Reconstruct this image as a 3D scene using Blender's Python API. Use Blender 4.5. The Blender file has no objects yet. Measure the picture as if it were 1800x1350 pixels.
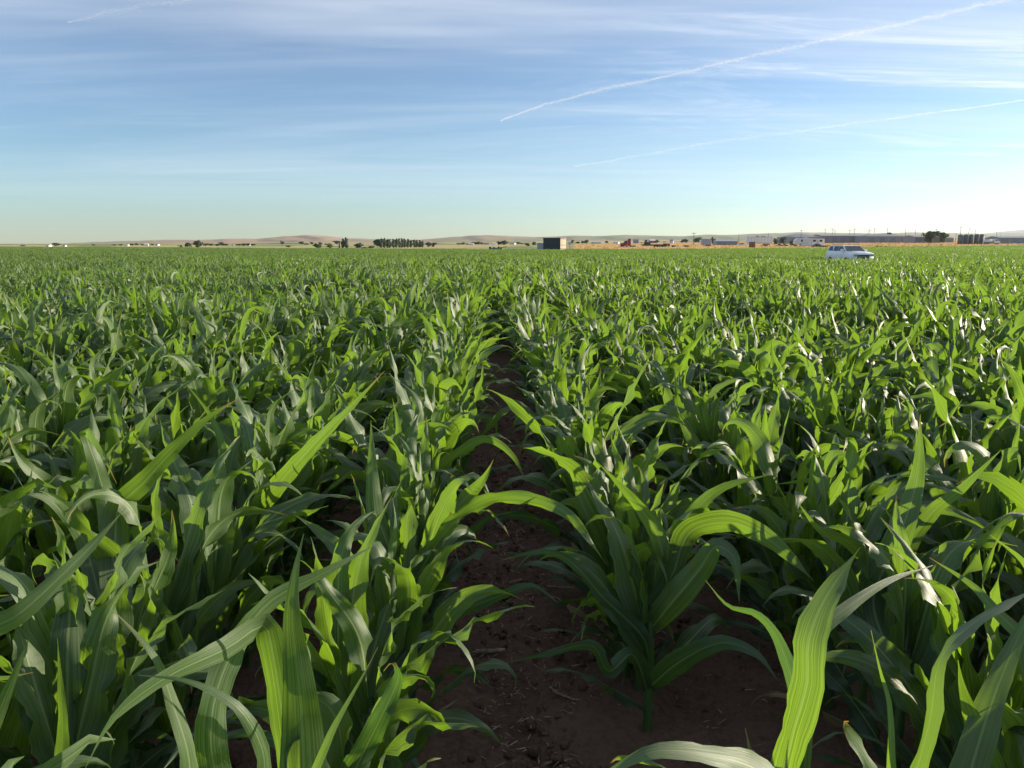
import bpy, math, random
import numpy as np
from mathutils import Vector, Matrix

# ------------------------------------------------------------------ camera
F = 1334.0                                   # focal length in pixels of the 1800 px wide photograph
PITCH = math.radians(10.4)
YAW = math.radians(1.7)                      # clockwise from +Y (the crop rows run along +Y)
CAM_H = 1.8
scene = bpy.context.scene
C = scene.collection
cam_d = bpy.data.cameras.new('camera')
cam_d.sensor_width = 36.0
cam_d.lens = F / 1800 * 36
cam_d.clip_start = 0.05
cam_d.clip_end = 250000
cam = bpy.data.objects.new('camera', cam_d)
cam.location = (0, 0, CAM_H)
cam.rotation_euler = (math.pi / 2 - PITCH, 0, -YAW)
C.objects.link(cam)
scene.camera = cam

# ------------------------------------------------------------------ sun, sky, exposure
SUN_AZ = math.radians(72.0)                  # clockwise from +Y
SUN_EL = math.radians(11.0)
SKY_STRENGTH = 0.083
HAZE_DENSITY = 3.4e-5
sun_d = bpy.data.lights.new('sun', 'SUN')
sun_d.energy = 5.0
sun_d.angle = math.radians(0.5)
sun_d.color = (1.0, 0.87, 0.68)
sun = bpy.data.objects.new('sun', sun_d)
sd = Vector((math.sin(SUN_AZ) * math.cos(SUN_EL), math.cos(SUN_AZ) * math.cos(SUN_EL), math.sin(SUN_EL)))
sun.rotation_euler = (-sd).to_track_quat('-Z', 'Y').to_euler()
sun.location = sd * 50
C.objects.link(sun)
scene.view_settings.view_transform = 'Standard'
scene.view_settings.look = 'None'
scene.view_settings.gamma = 1.0
scene.view_settings.use_curve_mapping = False
scene.view_settings.exposure = 1.03
scene.cycles.max_bounces = 8
scene.cycles.transmission_bounces = 6
scene.cycles.diffuse_bounces = 4
scene.cycles.volume_bounces = 0


class NT:
    """small helper round a node tree"""
    def __init__(self, tree):
        self.t = tree
        tree.nodes.clear()

    def n(self, kind, **kw):
        node = self.t.nodes.new(kind)
        for k, v in kw.items():
            if k == 'i':
                for key, val in v.items():
                    sock = node.inputs[key]
                    if hasattr(val, 'is_linked') or isinstance(val, bpy.types.NodeSocket):
                        self.t.links.new(val, sock)
                    else:
                        sock.default_value = val
            else:
                setattr(node, k, v)
        return node

    def math(self, op, a, b=None, c=None, clamp=False):
        node = self.t.nodes.new('ShaderNodeMath')
        node.operation = op
        node.use_clamp = clamp
        for k, v in enumerate((a, b, c)):
            if v is None:
                continue
            if isinstance(v, bpy.types.NodeSocket):
                self.t.links.new(v, node.inputs[k])
            else:
                node.inputs[k].default_value = v
        return node.outputs[0]

    def mix(self, fac, a, b, blend='MIX'):
        node = self.t.nodes.new('ShaderNodeMix')
        node.data_type = 'RGBA'
        node.blend_type = blend
        for s, v in ((node.inputs[0], fac), (node.inputs[6], a), (node.inputs[7], b)):
            if isinstance(v, bpy.types.NodeSocket):
                self.t.links.new(v, s)
            else:
                s.default_value = v if not isinstance(v, tuple) or len(v) == 4 else (*v, 1)
        return node.outputs[2]

    def smooth(self, v, a, b):
        node = self.t.nodes.new('ShaderNodeMapRange')
        node.interpolation_type = 'SMOOTHSTEP'
        self.t.links.new(v, node.inputs[0])
        node.inputs[1].default_value = a
        node.inputs[2].default_value = b
        return node.outputs[0]

    def link(self, a, b):
        self.t.links.new(a, b)


world = bpy.data.worlds.new('World')
scene.world = world
world.use_nodes = True
W = NT(world.node_tree)
sky = W.n('ShaderNodeTexSky', sky_type='NISHITA', sun_disc=False, sun_elevation=SUN_EL, sun_rotation=SUN_AZ,
          altitude=200, air_density=1.0, dust_density=0.1, ozone_density=2.6)
tc = W.n('ShaderNodeTexCoord')
sep = W.n('ShaderNodeSeparateXYZ', i={0: tc.outputs['Generated']})
zz = W.math('ADD', W.math('MAXIMUM', sep.outputs[2], 0.0), 0.05)
px_ = W.math('DIVIDE', sep.outputs[0], zz)
py_ = W.math('DIVIDE', sep.outputs[1], zz)
pl = W.n('ShaderNodeCombineXYZ', i={0: px_, 1: py_, 2: 0.0})


def cirrus(rot, scale, seed, lo, hi, detail=7.0, rough=0.62, dist=0.6):
    mp = W.n('ShaderNodeMapping', i={0: pl.outputs[0], 1: (seed, seed * 0.7, 0), 2: (0, 0, rot), 3: scale})
    no = W.n('ShaderNodeTexNoise', i={0: mp.outputs[0], 'Scale': 1.0, 'Detail': detail, 'Roughness': rough, 'Distortion': dist})
    return W.smooth(no.outputs[0], lo, hi)


veil = cirrus(0.35, (0.10, 0.32, 1), 3.1, 0.32, 0.70, 5.0)
streak = cirrus(-0.22, (0.20, 0.9, 1), 7.7, 0.46, 0.74, 8.0, 0.66)
wisp = cirrus(0.6, (0.45, 1.5, 1), 1.3, 0.48, 0.74, 9.0, 0.68, 1.4)
# more cirrus on the sunward side
side = W.smooth(W.math('ADD', W.math('MULTIPLY', sep.outputs[0], math.sin(SUN_AZ)), W.math('MULTIPLY', sep.outputs[1], math.cos(SUN_AZ))), 0.25, 0.95)
cl = W.math('ADD', W.math('MULTIPLY', veil, W.math('ADD', 0.52, W.math('MULTIPLY', side, 0.22))), W.math('MULTIPLY', streak, 0.13))
cl = W.math('ADD', cl, W.math('MULTIPLY', wisp, W.math('ADD', 0.08, W.math('MULTIPLY', side, 0.80))))
cl = W.math('MULTIPLY', cl, W.smooth(sep.outputs[2], 0.02, 0.12))
cl = W.math('MINIMUM', cl, 0.85)
hs = W.n('ShaderNodeHueSaturation', i={'Saturation': 1.0, 'Value': 1.0, 'Color': W.mix(W.math('SUBTRACT', 1.0, W.smooth(sep.outputs[2], 0.0, 0.30)), W.mix(1.0, sky.outputs[0], (1.08, 1.0, 1.08, 1), 'MULTIPLY'), W.mix(1.0, sky.outputs[0], (0.84, 1.0, 1.20, 1), 'MULTIPLY'))})
skyc = W.mix(cl, hs.outputs[0], (5.9, 6.3, 6.8, 1))
bg = W.n('ShaderNodeBackground', i={0: skyc, 1: SKY_STRENGTH})
out = W.n('ShaderNodeOutputWorld', i={0: bg.outputs[0]})

# ------------------------------------------------------------------ places
rng = np.random.default_rng(11)
random.seed(5)
FW = np.array([math.sin(YAW), math.cos(YAW), 0.0])
RT = np.array([math.cos(YAW), -math.sin(YAW), 0.0])
CF = FW * math.cos(PITCH) - np.array([0, 0, math.sin(PITCH)])
CU = FW * math.sin(PITCH) + np.array([0, 0, math.cos(PITCH)])


def ray(px, py):
    return CF * F + RT * (px - 900) + CU * (675 - py)


def at(px, py, D):
    """the point seen at a pixel, D metres ahead (measured level)"""
    r = ray(px, py)
    return np.array([0, 0, CAM_H]) + r * (D / (r @ FW))


def axis(px, py, d):
    """the point seen at a pixel, d metres along the lens axis"""
    return np.array([0, 0, CAM_H]) + ray(px, py) * (d / F)


def zfrom(py, D):
    return CAM_H + D * math.tan(math.atan((675 - py) / F) - PITCH)


T_PX = np.array([-300, 0, 450, 900, 1250, 1600, 2200.0])
T_D = np.array([255, 330, 450, 600, 1000, 1500, 3000.0])
T_Y = np.array([
    [441, 439, 437, 435.2, 432.5, 430.5, 428.5],
    [441, 439, 437, 435.2, 432.5, 430.5, 428.5],
    [441, 439, 437, 435.2, 432.0, 429.5, 426.5],
    [441, 436.5, 434, 432.0, 429.0, 427.5, 424.5],
    [440.5, 435.3, 432, 430.0, 426.5, 424.5, 421.5],
    [439.5, 433.8, 428.7, 424.7, 421.7, 420.0, 418.0],
    [439.5, 433.8, 428.7, 424.7, 421.7, 420.0, 418.0]])
T_Z = np.array([[zfrom(T_Y[i, j], T_D[j]) for j in range(7)] for i in range(7)])


def latD(x, y):
    return x * RT[0] + y * RT[1], x * FW[0] + y * FW[1]


def terrain(x, y):
    x = np.asarray(x, float); y = np.asarray(y, float)
    lat, D = latD(x, y)
    Dc = np.maximum(D, 1.0)
    r = np.sqrt(lat ** 2 + D ** 2)
    px = np.clip(900 + F * lat / (Dc * math.cos(PITCH)), -300, 2200)
    s = np.clip((r - 8) / 59, 0, 1)
    near = -0.10 * s * s * (3 - 2 * s)
    ld = np.log(np.clip(Dc, 200, 3000))
    grid = np.log(np.concatenate([[200], T_D]))
    fi = np.interp(px, T_PX, np.arange(7))
    i0 = np.clip(fi.astype(int), 0, 5); fr = fi - i0
    di = np.interp(ld, grid, np.arange(8))
    j0 = np.clip(di.astype(int), 0, 6); fj = di - j0
    Z = np.concatenate([np.full((7, 1), -0.12), T_Z], axis=1)
    zf = (Z[i0, j0] * (1 - fr) + Z[i0 + 1, j0] * fr) * (1 - fj) + (Z[i0, j0 + 1] * (1 - fr) + Z[i0 + 1, j0 + 1] * fr) * fj
    return np.where(D > 200, zf, near)


def gz(x, y):
    return float(terrain(np.array([x]), np.array([y]))[0])


def spot(px, D, dz=0.0):
    p = at(px, 430, D)
    return np.array([p[0], p[1], gz(p[0], p[1]) + dz])


def vnoise(x, y, seed=0):
    r = np.random.default_rng(seed)
    tab = r.random((256, 256))
    xi = np.floor(x).astype(int); yi = np.floor(y).astype(int)
    fx = x - xi; fy = y - yi
    fx = fx * fx * (3 - 2 * fx); fy = fy * fy * (3 - 2 * fy)
    a = tab[xi & 255, yi & 255]; b = tab[(xi + 1) & 255, yi & 255]
    c = tab[xi & 255, (yi + 1) & 255]; d = tab[(xi + 1) & 255, (yi + 1) & 255]
    return (a * (1 - fx) + b * fx) * (1 - fy) + (c * (1 - fx) + d * fx) * fy


# ------------------------------------------------------------------ object helpers
def tag(o, label=None, cat=None, group=None, kind=None):
    if label: o['label'] = label
    if cat: o['category'] = cat
    if group: o['group'] = group
    if kind: o['kind'] = kind
    return o


def thing(name, label, cat, loc=(0, 0, 0), rot=0.0, group=None):
    o = bpy.data.objects.new(name, None)
    C.objects.link(o)
    o.location = Vector([float(v) for v in loc]); o.rotation_euler = (0, 0, rot)
    o.empty_display_size = 0.1
    return tag(o, label, cat, group)


def link(name, me, parent=None, mat=None):
    o = bpy.data.objects.new(name, me)
    if mat is not None:
        me.materials.clear(); me.materials.append(mat)
    C.objects.link(o)
    if parent is not None: o.parent = parent
    return o


def np_mesh(name, verts, quads, smooth=False, uv=None, mat=None):
    """mesh from arrays: quads (m,4)"""
    me = bpy.data.meshes.new(name)
    verts = np.asarray(verts, np.float32); quads = np.asarray(quads, np.int32)
    me.vertices.add(len(verts)); me.vertices.foreach_set('co', verts.ravel())
    k = quads.shape[1]
    me.loops.add(quads.size); me.loops.foreach_set('vertex_index', quads.ravel())
    me.polygons.add(len(quads))
    me.polygons.foreach_set('loop_start', np.arange(len(quads), dtype=np.int32) * k)
    me.polygons.foreach_set('loop_total', np.full(len(quads), k, np.int32))
    if smooth: me.polygons.foreach_set('use_smooth', np.ones(len(quads), bool))
    if uv is not None:
        l = me.uv_layers.new(name='UVMap')
        l.data.foreach_set('uv', np.asarray(uv, np.float32)[quads.ravel()].ravel())
    me.update(calc_edges=True)
    me.validate()
    if mat is not None: me.materials.append(mat)
    return me


class MB:
    """collects boxes, cylinders and loose faces and links them as ONE mesh"""
    def __init__(self):
        self.v = []; self.f = []

    def add(self, vs, fs):
        b = len(self.v)
        self.v += [tuple(float(q) for q in p) for p in vs]
        self.f += [tuple(b + i for i in q) for q in fs]
        return self

    def box(self, x0, x1, y0, y1, z0, z1, taper=0.0):
        t = taper
        vs = [(x0, y0, z0), (x1, y0, z0), (x1, y1, z0), (x0, y1, z0), (x0 + t, y0 + t, z1), (x1 - t, y0 + t, z1), (x1 - t, y1 - t, z1), (x0 + t, y1 - t, z1)]
        return self.add(vs, [(3, 2, 1, 0), (4, 5, 6, 7), (0, 1, 5, 4), (1, 2, 6, 5), (2, 3, 7, 6), (3, 0, 4, 7)])

    def prism(self, pts, y0, y1):
        """outline in x,z extruded along y"""
        n = len(pts)
        vs = [(p[0], y0, p[1]) for p in pts] + [(p[0], y1, p[1]) for p in pts]
        return self.add(vs, [tuple(range(n)), tuple(range(2 * n - 1, n - 1, -1))] + [(i, i + n, (i + 1) % n + n, (i + 1) % n) for i in range(n)])

    def tube(self, a, b, r0, r1=None, n=10, caps=True):
        r1 = r0 if r1 is None else r1
        a = Vector(a); b = Vector(b); d = (b - a).normalized()
        q = d.to_track_quat('Z', 'Y')
        vs = []
        for p, r in ((a, r0), (b, r1)):
            for i in range(n):
                t = 2 * math.pi * i / n
                vs.append(p + q @ Vector((r * math.cos(t), r * math.sin(t), 0)))
        fs = [(i, (i + 1) % n, (i + 1) % n + n, i + n) for i in range(n)]
        if caps: fs += [tuple(range(n - 1, -1, -1)), tuple(range(n, 2 * n))]
        return self.add(vs, fs)

    def lathe(self, prof, c=(0, 0, 0), n=20):
        vs = []; fs = []
        m = len(prof)
        for r, z in prof:
            for i in range(n):
                t = 2 * math.pi * i / n
                vs.append((c[0] + r * math.cos(t), c[1] + r * math.sin(t), c[2] + z))
        for j in range(m - 1):
            for i in range(n):
                fs.append((j * n + i, j * n + (i + 1) % n, (j + 1) * n + (i + 1) % n, (j + 1) * n + i))
        fs.append(tuple(range(n - 1, -1, -1))); fs.append(tuple((m - 1) * n + i for i in range(n)))
        return self.add(vs, fs)

    def mesh(self, name, mat, smooth=False):
        me = bpy.data.meshes.new(name)
        me.from_pydata(self.v, [], self.f)
        if smooth: me.shade_smooth()
        me.materials.append(mat); me.update()
        return me

    def build(self, name, mat, parent=None, smooth=False, bevel=0.0):
        o = link(name, self.mesh(name, mat, smooth), parent)
        if bevel:
            m = o.modifiers.new('bevel', 'BEVEL'); m.width = bevel; m.segments = 2; m.limit_method = 'ANGLE'
        return o


# ------------------------------------------------------------------ materials
def paint(name, col, rough=0.5, metal=0.0, var=0.12, scale=3.0, spec=0.5):
    m = bpy.data.materials.new(name); m.use_nodes = True
    N = NT(m.node_tree)
    tcn = N.n('ShaderNodeTexCoord')
    no = N.n('ShaderNodeTexNoise', i={0: tcn.outputs['Object'], 'Scale': scale, 'Detail': 5.0, 'Roughness': 0.65})
    lo = tuple(c * (1 - var * 1.6) for c in col); hi = tuple(min(1, c * (1 + var)) for c in col)
    c = N.mix(N.smooth(no.outputs[0], 0.3, 0.7), lo, hi)
    p = N.n('ShaderNodeBsdfPrincipled', i={'Base Color': c, 'Roughness': rough, 'Metallic': metal, 'Specular IOR Level': spec})
    N.n('ShaderNodeOutputMaterial', i={0: p.outputs[0]})
    return m


def leaf_material(name, dark, light, trans, tmix=0.40, wilt=0.0):
    m = bpy.data.materials.new(name); m.use_nodes = True
    N = NT(m.node_tree)
    uv = N.n('ShaderNodeUVMap', uv_map='UVMap')
    s = N.n('ShaderNodeSeparateXYZ', i={0: uv.outputs[0]})
    u, v = s.outputs[0], s.outputs[1]
    oi = N.n('ShaderNodeObjectInfo')
    du = N.math('ABSOLUTE', N.math('SUBTRACT', u, 0.5))
    # parallel veins: noise stretched along the blade
    seed = N.math('MULTIPLY', oi.outputs['Random'], 37.0)
    ve = N.n('ShaderNodeCombineXYZ', i={0: N.math('MULTIPLY', u, 38.0), 1: N.math('MULTIPLY', v, 1.6), 2: seed})
    vn = N.n('ShaderNodeTexNoise', i={0: ve.outputs[0], 'Scale': 1.0, 'Detail': 3.0, 'Roughness': 0.6})
    vein = N.smooth(vn.outputs[0], 0.38, 0.62)
    bl = N.n('ShaderNodeCombineXYZ', i={0: N.math('MULTIPLY', u, 3.0), 1: N.math('MULTIPLY', v, 5.0), 2: N.math('ADD', seed, 9.0)})
    bn = N.n('ShaderNodeTexNoise', i={0: bl.outputs[0], 'Scale': 1.0, 'Detail': 4.0, 'Roughness': 0.6})
    blot = N.smooth(bn.outputs[0], 0.3, 0.7)
    f = N.math('ADD', N.math('MULTIPLY', vein, 0.45), N.math('ADD', N.math('MULTIPLY', blot, 0.35), N.math('MULTIPLY', oi.outputs['Random'], 0.25)))
    base = N.mix(f, dark, light)
    rib = N.math('SUBTRACT', 1.0, N.smooth(du, 0.016, 0.05))
    rib = N.math('MULTIPLY', rib, N.math('SUBTRACT', 1.0, N.math('MULTIPLY', v, 0.75)))
    base = N.mix(N.math('MULTIPLY', rib, 0.9), base, (0.30, 0.40, 0.16))
    tr = N.mix(vein, tuple(c * 0.52 for c in trans), trans)
    tr = N.mix(N.math('MULTIPLY', blot, 0.35), tr, tuple(c * 0.6 for c in trans))
    tr = N.mix(N.math('MULTIPLY', rib, 0.7), tr, (0.30, 0.42, 0.10))
    # dry, yellowed tips on some blades, small specks of damage
    tip = N.math('MULTIPLY', N.smooth(N.math('ADD', v, N.math('MULTIPLY', du, 0.10)), 0.955, 1.0), N.smooth(oi.outputs['Random'], 0.5, 0.75))
    base = N.mix(tip, base, (0.36, 0.27, 0.09)); tr = N.mix(tip, tr, (0.34, 0.22, 0.05))
    spk = N.n('ShaderNodeCombineXYZ', i={0: N.math('MULTIPLY', u, 9.0), 1: N.math('MULTIPLY', v, 70.0), 2: seed})
    sv = N.n('ShaderNodeTexVoronoi', i={0: spk.outputs[0], 'Scale': 0.55})
    sp = N.math('SUBTRACT', 1.0, N.smooth(sv.outputs['Distance'], 0.05, 0.13))
    sp = N.math('MULTIPLY', sp, N.smooth(oi.outputs['Random'], 0.25, 0.8))
    base = N.mix(N.math('MULTIPLY', sp, 0.55), base, (0.30, 0.25, 0.13))
    bump = N.n('ShaderNodeBump', i={'Strength': 0.35, 'Distance': 0.002, 'Height': N.math('ADD', vn.outputs[0], N.math('MULTIPLY', rib, 0.8))})
    ro = N.math('ADD', 0.47, N.math('MULTIPLY', blot, 0.14))
    p = N.n('ShaderNodeBsdfPrincipled', i={'Base Color': base, 'Roughness': ro, 'Specular IOR Level': 0.62, 'Normal': bump.outputs[0]})
    t = N.n('ShaderNodeBsdfTranslucent', i={0: tr, 'Normal': bump.outputs[0]})
    mx = N.n('ShaderNodeMixShader', i={0: tmix, 1: p.outputs[0], 2: t.outputs[0]})
    N.n('ShaderNodeOutputMaterial', i={0: mx.outputs[0]})
    return m


LEAF = leaf_material('maize_leaf', (0.022, 0.062, 0.016), (0.118, 0.168, 0.074), (0.31, 0.54, 0.030), 0.38)
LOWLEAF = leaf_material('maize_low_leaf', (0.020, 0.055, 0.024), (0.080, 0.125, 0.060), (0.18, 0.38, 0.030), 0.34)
DRYLEAF = leaf_material('dry_leaf', (0.14, 0.10, 0.05), (0.30, 0.22, 0.11), (0.25, 0.17, 0.06), 0.25)
STALK = leaf_material('maize_stalk', (0.050, 0.115, 0.028), (0.110, 0.190, 0.050), (0.12, 0.22, 0.03), 0.12)


def ground_material():
    m = bpy.data.materials.new('earth'); m.use_nodes = True
    N = NT(m.node_tree)
    g = N.n('ShaderNodeTexCoord').outputs['Object']
    n1 = N.n('ShaderNodeTexNoise', i={0: g, 'Scale': 2.2, 'Detail': 6.0, 'Roughness': 0.6})
    n2 = N.n('ShaderNodeTexNoise', i={0: g, 'Scale': 38.0, 'Detail': 6.0, 'Roughness': 0.7})
    n3 = N.n('ShaderNodeTexVoronoi', i={0: g, 'Scale': 26.0})
    c = N.mix(N.smooth(n1.outputs[0], 0.3, 0.7), (0.095, 0.052, 0.037), (0.165, 0.098, 0.070))
    c = N.mix(N.math('MULTIPLY', N.smooth(n2.outputs[0], 0.35, 0.75), 0.55), c, (0.185, 0.128, 0.098))
    c = N.mix(N.math('MULTIPLY', N.smooth(n2.outputs[0], 0.5, 0.25), 0.5), c, (0.055, 0.034, 0.026))
    at_ = N.n('ShaderNodeAttribute', attribute_name='land')
    big = N.n('ShaderNodeTexNoise', i={0: g, 'Scale': 0.05, 'Detail': 8.0, 'Roughness': 0.7})
    land = N.mix(N.math('MULTIPLY', N.smooth(big.outputs[0], 0.35, 0.7), 0.45), at_.outputs['Color'], (0.20, 0.17, 0.08), 'MIX')
    c = N.mix(at_.outputs['Alpha'], c, land)
    h = N.math('ADD', N.math('MULTIPLY', n2.outputs[0], 0.6), N.math('MULTIPLY', n3.outputs['Distance'], 0.5))
    b = N.n('ShaderNodeBump', i={'Strength': 0.9, 'Distance': 0.03, 'Height': h})
    p = N.n('ShaderNodeBsdfPrincipled', i={'Base Color': c, 'Roughness': 0.95, 'Specular IOR Level': 0.15, 'Normal': b.outputs[0]})
    N.n('ShaderNodeOutputMaterial', i={0: p.outputs[0]})
    return m


def hill_material(name, a, b, c_, sc):
    m = bpy.data.materials.new(name); m.use_nodes = True
    N = NT(m.node_tree)
    g = N.n('ShaderNodeTexCoord').outputs['Object']
    mp = N.n('ShaderNodeMapping', i={0: g, 3: (1, 0.45, 6)})
    n1 = N.n('ShaderNodeTexNoise', i={0: mp.outputs[0], 'Scale': 0.0016 * sc, 'Detail': 6.0, 'Roughness': 0.6})
    n2 = N.n('ShaderNodeTexNoise', i={0: mp.outputs[0], 'Scale': 0.006 * sc, 'Detail': 6.0, 'Roughness': 0.65})
    at_ = N.n('ShaderNodeVertexColor', layer_name='land')
    c = N.mix(N.smooth(n1.outputs[0], 0.38, 0.62), a, b)
    c = N.mix(N.math('MULTIPLY', N.smooth(n2.outputs[0], 0.45, 0.65), 0.6), c, c_)
    c = N.mix(0.6, c, at_.outputs[0])
    p = N.n('ShaderNodeBsdfPrincipled', i={'Base Color': c, 'Roughness': 1.0, 'Specular IOR Level': 0.05})
    N.n('ShaderNodeOutputMaterial', i={0: p.outputs[0]})
    return m


M = dict(
    white=paint('white_paint', (0.78, 0.79, 0.80), 0.35, var=0.05),
    dirty_white=paint('weathered_white', (0.66, 0.66, 0.64), 0.6, var=0.12),
    pale=paint('pale_board', (0.62, 0.55, 0.40), 0.8),
    dark=paint('dark_tarp', (0.055, 0.06, 0.068), 0.7, var=0.2),
    black=paint('black_rubber', (0.015, 0.015, 0.016), 0.8),
    glass=paint('dark_glass', (0.02, 0.024, 0.028), 0.08, var=0.05, spec=0.7),
    grey=paint('grey_sheet', (0.26, 0.28, 0.30), 0.5),
    lilac=paint('grey_blue_sheet', (0.36, 0.37, 0.42), 0.55),
    roof=paint('grey_roof', (0.22, 0.23, 0.25), 0.5),
    wall=paint('dark_barn_wall', (0.31, 0.29, 0.30), 0.8, scale=1.0),
    brown=paint('brown_wood', (0.20, 0.11, 0.065), 0.8),
    rust=paint('rusty_trim', (0.26, 0.13, 0.10), 0.8),
    red=paint('red_paint', (0.30, 0.022, 0.030), 0.4),
    dkred=paint('dull_red', (0.20, 0.05, 0.05), 0.6),
    steel=paint('steel', (0.45, 0.45, 0.46), 0.3, 0.8),
    metal=paint('dark_metal', (0.08, 0.08, 0.085), 0.5, 0.3),
    blue=paint('blue_paint', (0.10, 0.20, 0.36), 0.5),
    pole=paint('pole_wood', (0.13, 0.105, 0.085), 0.9),
    tank=paint('dark_tank', (0.10, 0.11, 0.11), 0.6),
    trunk=paint('bark', (0.10, 0.08, 0.06), 0.95),
    straw=paint('straw', (0.36, 0.27, 0.175), 0.9, var=0.45, scale=18),
    orange=paint('orange_lamp', (0.5, 0.18, 0.03), 0.4),
    lamp=paint('headlamp_lens', (0.35, 0.36, 0.38), 0.1, var=0.05),
    cloud=None, earth=ground_material())


def foliage_material(name, a, b):
    m = bpy.data.materials.new(name); m.use_nodes = True
    N = NT(m.node_tree)
    g = N.n('ShaderNodeNewGeometry')
    oi = N.n('ShaderNodeObjectInfo')
    f = N.math('ADD', N.math('MULTIPLY', g.outputs['Random Per Island'], 0.7), N.math('MULTIPLY', oi.outputs['Random'], 0.4))
    c = N.mix(f, a, b)
    d = N.n('ShaderNodeBsdfDiffuse', i={0: c})
    t = N.n('ShaderNodeBsdfTranslucent', i={0: c})
    mx = N.n('ShaderNodeMixShader', i={0: 0.3, 1: d.outputs[0], 2: t.outputs[0]})
    N.n('ShaderNodeOutputMaterial', i={0: mx.outputs[0]})
    return m


FOL = dict(dark=foliage_material('dark_foliage', (0.085, 0.112, 0.080), (0.150, 0.185, 0.125)),
           green=foliage_material('green_foliage', (0.080, 0.115, 0.065), (0.150, 0.195, 0.100)),
           light=foliage_material('light_foliage', (0.10, 0.14, 0.05), (0.18, 0.23, 0.09)))

# ------------------------------------------------------------------ ground, hills
ROW = 0.74
GAP = 0.92                                   # the bare furrow is wider than the other rows' spacing
ROW0 = -0.35                                 # first row left of the bare furrow; the next one is ROW further right


def rowx(k):
    return ROW0 + ROW * k if k <= 0 else ROW0 + GAP + ROW * (k - 1)


MID = ROW0 + GAP / 2


def corn_edge(px):
    """how far ahead the corn reaches in each direction"""
    return np.interp(px, [-300, 0, 150, 300, 450, 600, 900, 1050, 1200, 1300, 1400, 1600, 1800, 2200],
                     [560, 560, 500, 400, 285, 240, 178, 195, 205, 225, 255, 285, 300, 310])


def build_ground():
    fr = np.radians(np.arange(-52, 52.01, 0.26)) + YAW
    rest = np.radians(np.arange(52 + 3, 308, 3.0)) + YAW
    th = np.concatenate([fr, rest])
    rad = [0.25]
    while rad[-1] < 3200:
        k = 1.011 if rad[-1] < 9 else 1.028
        rad.append(rad[-1] * k)
    rad = np.array(rad)
    A, R = np.meshgrid(th, rad)
    x = R * np.sin(A); y = R * np.cos(A)
    z = terrain(x, y)
    fade = np.clip((16 - R) / 8, 0, 1)
    lat = np.where(x < ROW0, (x - ROW0) / ROW, np.where(x < ROW0 + GAP, (x - ROW0) / GAP, (x - ROW0 - GAP) / ROW))
    z = z + fade * (0.018 * np.cos(2 * math.pi * lat))
    z += fade * (0.045 * (vnoise(x * 3.1, y * 3.1, 1) - .5) + 0.040 * (vnoise(x * 8 + 5, y * 8, 2) - .5)
                 + 0.020 * np.maximum(vnoise(x * 19, y * 19, 3) - .55, 0) * 2 + 0.008 * (vnoise(x * 45, y * 45, 4) - .5))
    n = len(th); m = len(rad)
    verts = np.stack([x.ravel(), y.ravel(), z.ravel()], 1)
    i, j = np.meshgrid(np.arange(n), np.arange(m - 1))
    i2 = (i + 1) % n
    q = np.stack([(j * n + i).ravel(), (j * n + i2).ravel(), ((j + 1) * n + i2).ravel(), ((j + 1) * n + i).ravel()], 1)[:, ::-1]
    # close the hole round the camera's feet
    me = np_mesh('ground', verts, q, True)
    cap = len(verts)
    latv, D = latD(x, y)
    px = 900 + F * latv / (np.maximum(D, 1) * math.cos(PITCH))
    edge = corn_edge(px) + (vnoise(px * 0.01, D * 0, 9) - .5) * 4
    far = (D > edge)
    u = (D - edge)
    col = np.zeros(x.shape + (4,), np.float32)
    tan = np.array([0.54, 0.41, 0.20]); org = np.array([0.56, 0.33, 0.155]); grn = np.array([0.12, 0.19, 0.06]); road = np.array([0.30, 0.25, 0.20]); dry = np.array([0.26, 0.23, 0.10])
    ylw = np.array([0.46, 0.42, 0.14])
    right = np.clip((px - 950) / 150, 0, 1)[..., None]
    nz = vnoise(px * 0.012, np.log(np.maximum(D, 1)) * 7, 7)[..., None]
    leftc = np.where(nz < 0.36, grn, np.where(nz < 0.62, ylw, tan))
    leftc = np.where((u < 60)[..., None], ylw * 0.9, leftc)
    wob = (vnoise(px * 0.03, D * 0.01, 8) - .5)
    rightc = np.where((u + wob * 10 < 16)[..., None], road, org)
    rightc = np.where((D > 900)[..., None], np.where(nz < 0.5, dry, tan), rightc)
    c = leftc * (1 - right) + rightc * right
    col[..., :3] = c
    col[..., 3] = np.where(far, 1.0, 0.0)
    ca = me.color_attributes.new('land', 'FLOAT_COLOR', 'POINT')
    ca.data.foreach_set('color', col.reshape(-1, 4).ravel())
    o = link('ground', me, None, M['earth'])
    tag(o, 'bare brown soil under the corn running out to dry fields', None, None, 'structure')


build_ground()


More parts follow.
